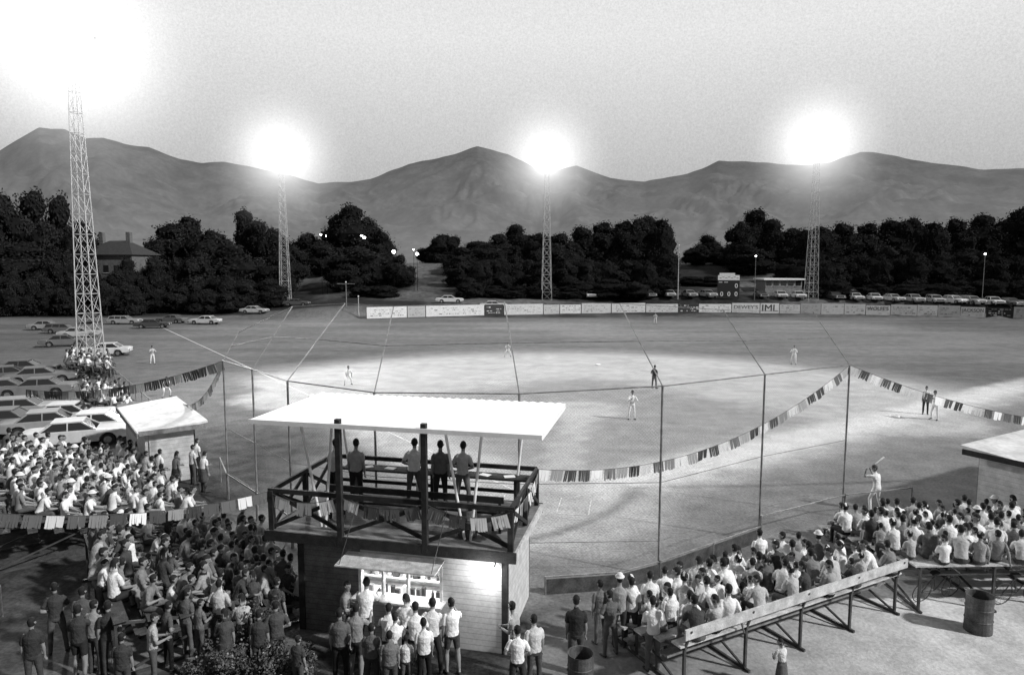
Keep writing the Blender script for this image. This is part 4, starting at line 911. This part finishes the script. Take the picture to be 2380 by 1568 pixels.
dugout((oB.x+.2,oB.y),(dd.x,dd.y),9,2.6,"long pale block dugout with flat light roof and dark fascia","block_white",2.35)
# ------------------------------------------------------------------ backstop
posts=[((518,838),5.6,(555,772),6.6),((586,858),5.6,(680,712),7.75),((668,885),5.6,(802,705),7.9),((870,912),5.5,(915,712),7.85),((1207,915),5.6,(1172,700),8.05),((1540,897),5.8,(1440,705),8.0),((1778,870),5.7,(1680,720),7.7),((1975,848),5.7,(1890,725),7.5)]
bs=empty("backstop",(0,21,0),0,"tall steel pipe backstop with chain-link netting and sloping overhang","backstop fence")
off=V((0,-21,0)); PB=[];PT=[];PQ=[]
for (u,v),z,(u2,v2),z2 in posts:
    x,y=site(u,v,z); x2,y2=site(u2,v2,z2); PB.append(V((x,y,0))+off); PT.append(V((x,y,z))+off); PQ.append(V((x2,y2,z2))+off)
for b_,t_,q_ in zip(PB,PT,PQ):
    bm=bmesh.new(); rod(bm,b_,t_,.036); meshobj("post",bm,"pipe_steel",bs); bm=bmesh.new(); rod(bm,t_,q_,.02); meshobj("overhang_arm",bm,"pipe_steel",bs)
def rail(pts,r_,nm="rail"):
    bm=bmesh.new()
    for a_,b_ in zip(pts,pts[1:]): rod(bm,a_,b_,r_,None,6)
    meshobj(nm,bm,"pipe_steel",bs)
rail(PT,.02); rail(PQ,.011); rail([(a_+b_)/2 for a_,b_ in zip(PT,PQ)],.014); rail([b_+V((0,0,2.9)) for b_ in PB],.011); rail([b_+V((0,0,1.1)) for b_ in PB],.011)
def link_mat():
    m=bpy.data.materials.new("chain_link"); m.use_nodes=True; nt=m.node_tree; N=nt.nodes; L=nt.links; b=N["Principled BSDF"]; b.inputs["Base Color"].default_value=(.14,)*3+(1,); b.inputs["Roughness"].default_value=.9
    tc=N.new("ShaderNodeTexCoord"); outs=[]
    for s in(1,-1):
        mp=N.new("ShaderNodeMapping"); L.new(tc.outputs["UV"],mp.inputs[0])
        sx=N.new("ShaderNodeSeparateXYZ"); 
        mp.inputs["Rotation"].default_value=(0,0,s*math.radians(45)); L.new(mp.outputs[0],sx.inputs[0])
        ml=N.new("ShaderNodeMath"); ml.operation='MULTIPLY'; ml.inputs[1].default_value=14; L.new(sx.outputs[0],ml.inputs[0])
        fr=N.new("ShaderNodeMath"); fr.operation='FRACT'; L.new(ml.outputs[0],fr.inputs[0]); lt=N.new("ShaderNodeMath"); lt.operation='LESS_THAN'; lt.inputs[1].default_value=.03; L.new(fr.outputs[0],lt.inputs[0]); outs.append(lt.outputs[0])
    mx=N.new("ShaderNodeMath"); mx.operation='MAXIMUM'; L.new(outs[0],mx.inputs[0]); L.new(outs[1],mx.inputs[1]); L.new(mx.outputs[0],b.inputs["Alpha"]); return m
CL=link_mat()
def netting(A,B,nm,par):
    bm=bmesh.new(); uv=bm.loops.layers.uv.new(); dist=0
    for i in range(len(A)-1):
        l=(A[i+1]-A[i]).length; vv=[bm.verts.new(c) for c in(A[i],A[i+1],B[i+1],B[i])]; f=bm.faces.new(vv); h=(B[i]-A[i]).length
        for lp,c in zip(f.loops,((dist,0),(dist+l,0),(dist+l,h),(dist,h))): lp[uv].uv=c
        dist+=l
    meshobj(nm,bm,CL,par)
netting([p+V((0,.06,0)) for p in PB],[p+V((0,.06,0)) for p in PT],"netting",bs); netting([p+V((0,.06,0)) for p in PT],[p+V((0,.06,0)) for p in PQ],"netting",bs)
def lowfence(pts,H,label,dark=True):
    c=V(pts[0]); t=empty("low_fence",(c.x,c.y,0),0,label,"fence","low fences around the diamond")
    for a_,b_ in zip(pts,pts[1:]):
        a_=V(a_)-c; b_=V(b_)-c; n_=max(1,int((b_-a_).length/2.4))
        for k in range(n_+1):
            p=a_+(b_-a_)*k/n_; bm=bmesh.new(); rod(bm,(p.x,p.y,0),(p.x,p.y,H),.03); meshobj("post",bm,"pipe_steel",t)
        bm=bmesh.new(); beam(bm,(a_.x,a_.y,H-.03),(b_.x,b_.y,H-.03),.04); meshobj("rail",bm,"pipe_steel",t)
        if dark:
            bm=bmesh.new(); d_=b_-a_; box(bm,((a_.x+b_.x)/2,(a_.y+b_.y)/2,H/2-.05),(d_.length,.03,H-.1),math.atan2(d_.y,d_.x)); meshobj("panel",bm,"fence_board",t)
        else: netting([V((a_.x,a_.y,0)),V((b_.x,b_.y,0))],[V((a_.x,a_.y,H)),V((b_.x,b_.y,H))],"netting",t)
fp=[V((PB[i].x,PB[i].y+21-.15)) for i in(5,6,7)]
mid=V((.95,18.75))*.45+fp[0]*.55+V((.25,-.25))
lowfence([(.95,18.75),tuple(mid),tuple(fp[0]),tuple(fp[1])],.55,"low dark boarded fence between the bleachers and the field")
lowfence([tuple(fp[1]),tuple(fp[2]),(15.3,25.6)],.9,"low wire fence between the bleachers and the field",False)
l0=[V((PB[i].x,PB[i].y+21-.1)) for i in(3,2,1,0)]
lowfence([tuple(l0[1]),tuple(l0[2]),tuple(l0[3]),(-12.6,29.0)],1.1,"low wire fence before the wooden bleachers",False)
lowfence([(-19.5,38),(-27,48),(-36,60),(-48,78)],1.2,"low wire fence running along the foul line",False)
lowfence([(-12.0,14.5),(-13.6,17.5),(-16.5,18.6)],.9,"low wire fence at the edge of the forecourt",False)
# ------------------------------------------------------------------ pennant strings
def pm():
    bm=bmesh.new(); x=-.205; hb=R.uniform(.29,.34)
    while x<.18:
        w_=.054; h=hb+R.uniform(-.04,.02); o=R.uniform(-.02,.02); k=R.uniform(-.008,.010)
        a_=[bm.verts.new(c) for c in((x,0,0),(x+w_,0,0),(x+w_+k,o*.5,-h*.5),(x+k,o*.5,-h*.5),(x+w_+k*1.6,o,-h),(x+k*1.6,o,-h*.97))]
        bm.faces.new((a_[0],a_[1],a_[2],a_[3])); bm.faces.new((a_[3],a_[2],a_[4],a_[5])); x+=w_+.0025
    me=bpy.data.meshes.new("pennant"); bm.to_mesh(me); bm.free(); me.materials.append(MATS["pennant_cloth"]); return me
PM=[pm() for _ in range(6)]
def string(p,q,sag,label,seq=(.8,.1,.06,.3,.15,.8,.2,.08),gap=.45,s=1.0,start=0,end=1):
    p=V(p);q=V(q); t=empty("pennant_string",p,0,label,"pennants","strings of pennants around the stand"); f=lambda k:p+(q-p)*k-V((0,0,sag*4*k*(1-k)))
    bm=bmesh.new(); n=24
    for i in range(n): rod(bm,f(i/n)-p,f((i+1)/n)-p,.008,None,4)
    meshobj("cord",bm,"dark_steel",t); Lg=(q-p).length; m_=min(95,int(Lg*(end-start)/gap)); rz=math.atan2((q-p).y,(q-p).x)
    for i in range(m_):
        k=start+(end-start)*(i+.5)/m_; t2=f(min(1,k+.01))-f(max(0,k-.01)); tl=math.atan2(t2.z,math.hypot(t2.x,t2.y))
        o=bpy.data.objects.new("pennant",R.choice(PM)); o.parent=t; o.location=f(k)-p; o.rotation_euler=(R.uniform(-.15,.15),-tl,rz); o.scale=(s,s,s); tn=seq[i%len(seq)]*R.uniform(.8,1.15); o.color=(tn,)*3+(1,); COL.objects.link(o)
c1=W_((-.1,3.35,RZ)); ptp=[PT[i]-off for i in range(8)]
SQ=(.85,.3,.05,.06,.85,.15,.4,.06,.85,.08,.25)
string(c1,ptp[7],1.2,"string of fringed pennants from the deck corner to a backstop post",SQ)
string(ptp[7],(21.5,27.5,3.1),.25,"string of fringed pennants from backstop post towards the dugout",(.5,.06,.8,.1,.05,.7),.50)
x,y=site(-60,1188,4.4); string((x,y,4.4),W_((-6.35,.05,RZ-.02)),.30,"string of fringed pennants between the stand and a far pole",(.06,.1,.12,.75,.12,.2,.08,.8,.08,.3),.38,.84)
string(W_((-6.2,-.02,RZ-.05)),W_((-4.45,-.02,RZ-.02)),.18,"short swag of fringed pennants on the deck railing",(.7,.3,.8))
string(W_((-4.3,-.02,RZ-.02)),W_((-2.25,-.02,RZ-.05)),.16,"short swag of fringed pennants on the deck railing",(.7,.08,.1,.15))
string(W_((-2.1,-.02,RZ-.02)),W_((-.1,-.02,RZ-.05)),.20,"short swag of fringed pennants on the deck railing",(.1,.06,.75,.85))
string(W_((-.02,.2,RZ-.05)),W_((-.02,3.2,RZ)),.15,"short swag of fringed pennants on the deck side railing",(.7,.3,.1,.6))
x,y=site(60,905,3.4); string((x,y,3.4),ptp[0],.5,"string of fringed pennants crossing above the parked cars",(.1,.3,.8,.12,.06),.48,1.15)
x,y=site(425,938,2.6); string((x,y,2.6),ptp[0],.6,"string of fringed pennants from the dugout roof to the backstop",(.5,.2,.1,.7),.42)
# ------------------------------------------------------------------ shrubs by the forecourt
def shrub(u,v,h,wd,n,label,bl=0):
    x,y=site(u,v,h); t=empty("shrub",(x,y,0),R.uniform(0,6),label,"shrub","shrubs in the forecourt bed")
    bm=bmesh.new(); vs=[];fs=[];mi=[]
    for i in range(26):
        a=R.uniform(0,6.28); r_=wd*R.uniform(.1,.5); e=V((r_*math.cos(a),r_*math.sin(a),h*R.uniform(.45,1.1))); b_=e*.5+V((0,0,h*.12)); rod(bm,(0,0,0),b_,.012,.008,5); rod(bm,b_,e,.008,.004,5)
        for k in range(n//26):
            q=b_.lerp(e,R.uniform(.0,1.1))+rnd_unit()*wd*R.uniform(.02,.14); nn=rnd_unit(); xx=nn.cross(rnd_unit()).normalized(); yy=nn.cross(xx); s=R.uniform(.015,.034)
            b=len(vs); vs+=[tuple(q+xx*s*1.6),tuple(q+yy*s),tuple(q-xx*s*1.6),tuple(q-yy*s)]; fs.append((b,b+1,b+2,b+3)); mi.append(1 if R.random()<bl else 0)
    meshobj("stem",bm,"bark",t); me=bpy.data.meshes.new("foliage"); me.from_pydata(vs,[],fs); me.materials.append(MATS["shrub_leaf"]); me.materials.append(MATS["blossom"]); me.polygons.foreach_set("material_index",mi); link(bpy.data.objects.new("foliage",me),t)
shrub(530,1500,.9,1.3,1500,"leafy flowering shrub in the forecourt bed",.03); shrub(620,1515,.8,1.2,1500,"leafy flowering shrub in the forecourt bed",.04); shrub(705,1520,.7,.9,1100,"leafy shrub beside the refreshment stand",.04)
shrub(610,1390,1.7,.8,800,"tall sparse leafy plant in the forecourt",.0); shrub(460,1540,.6,.9,800,"low leafy shrub in the forecourt bed",.04)
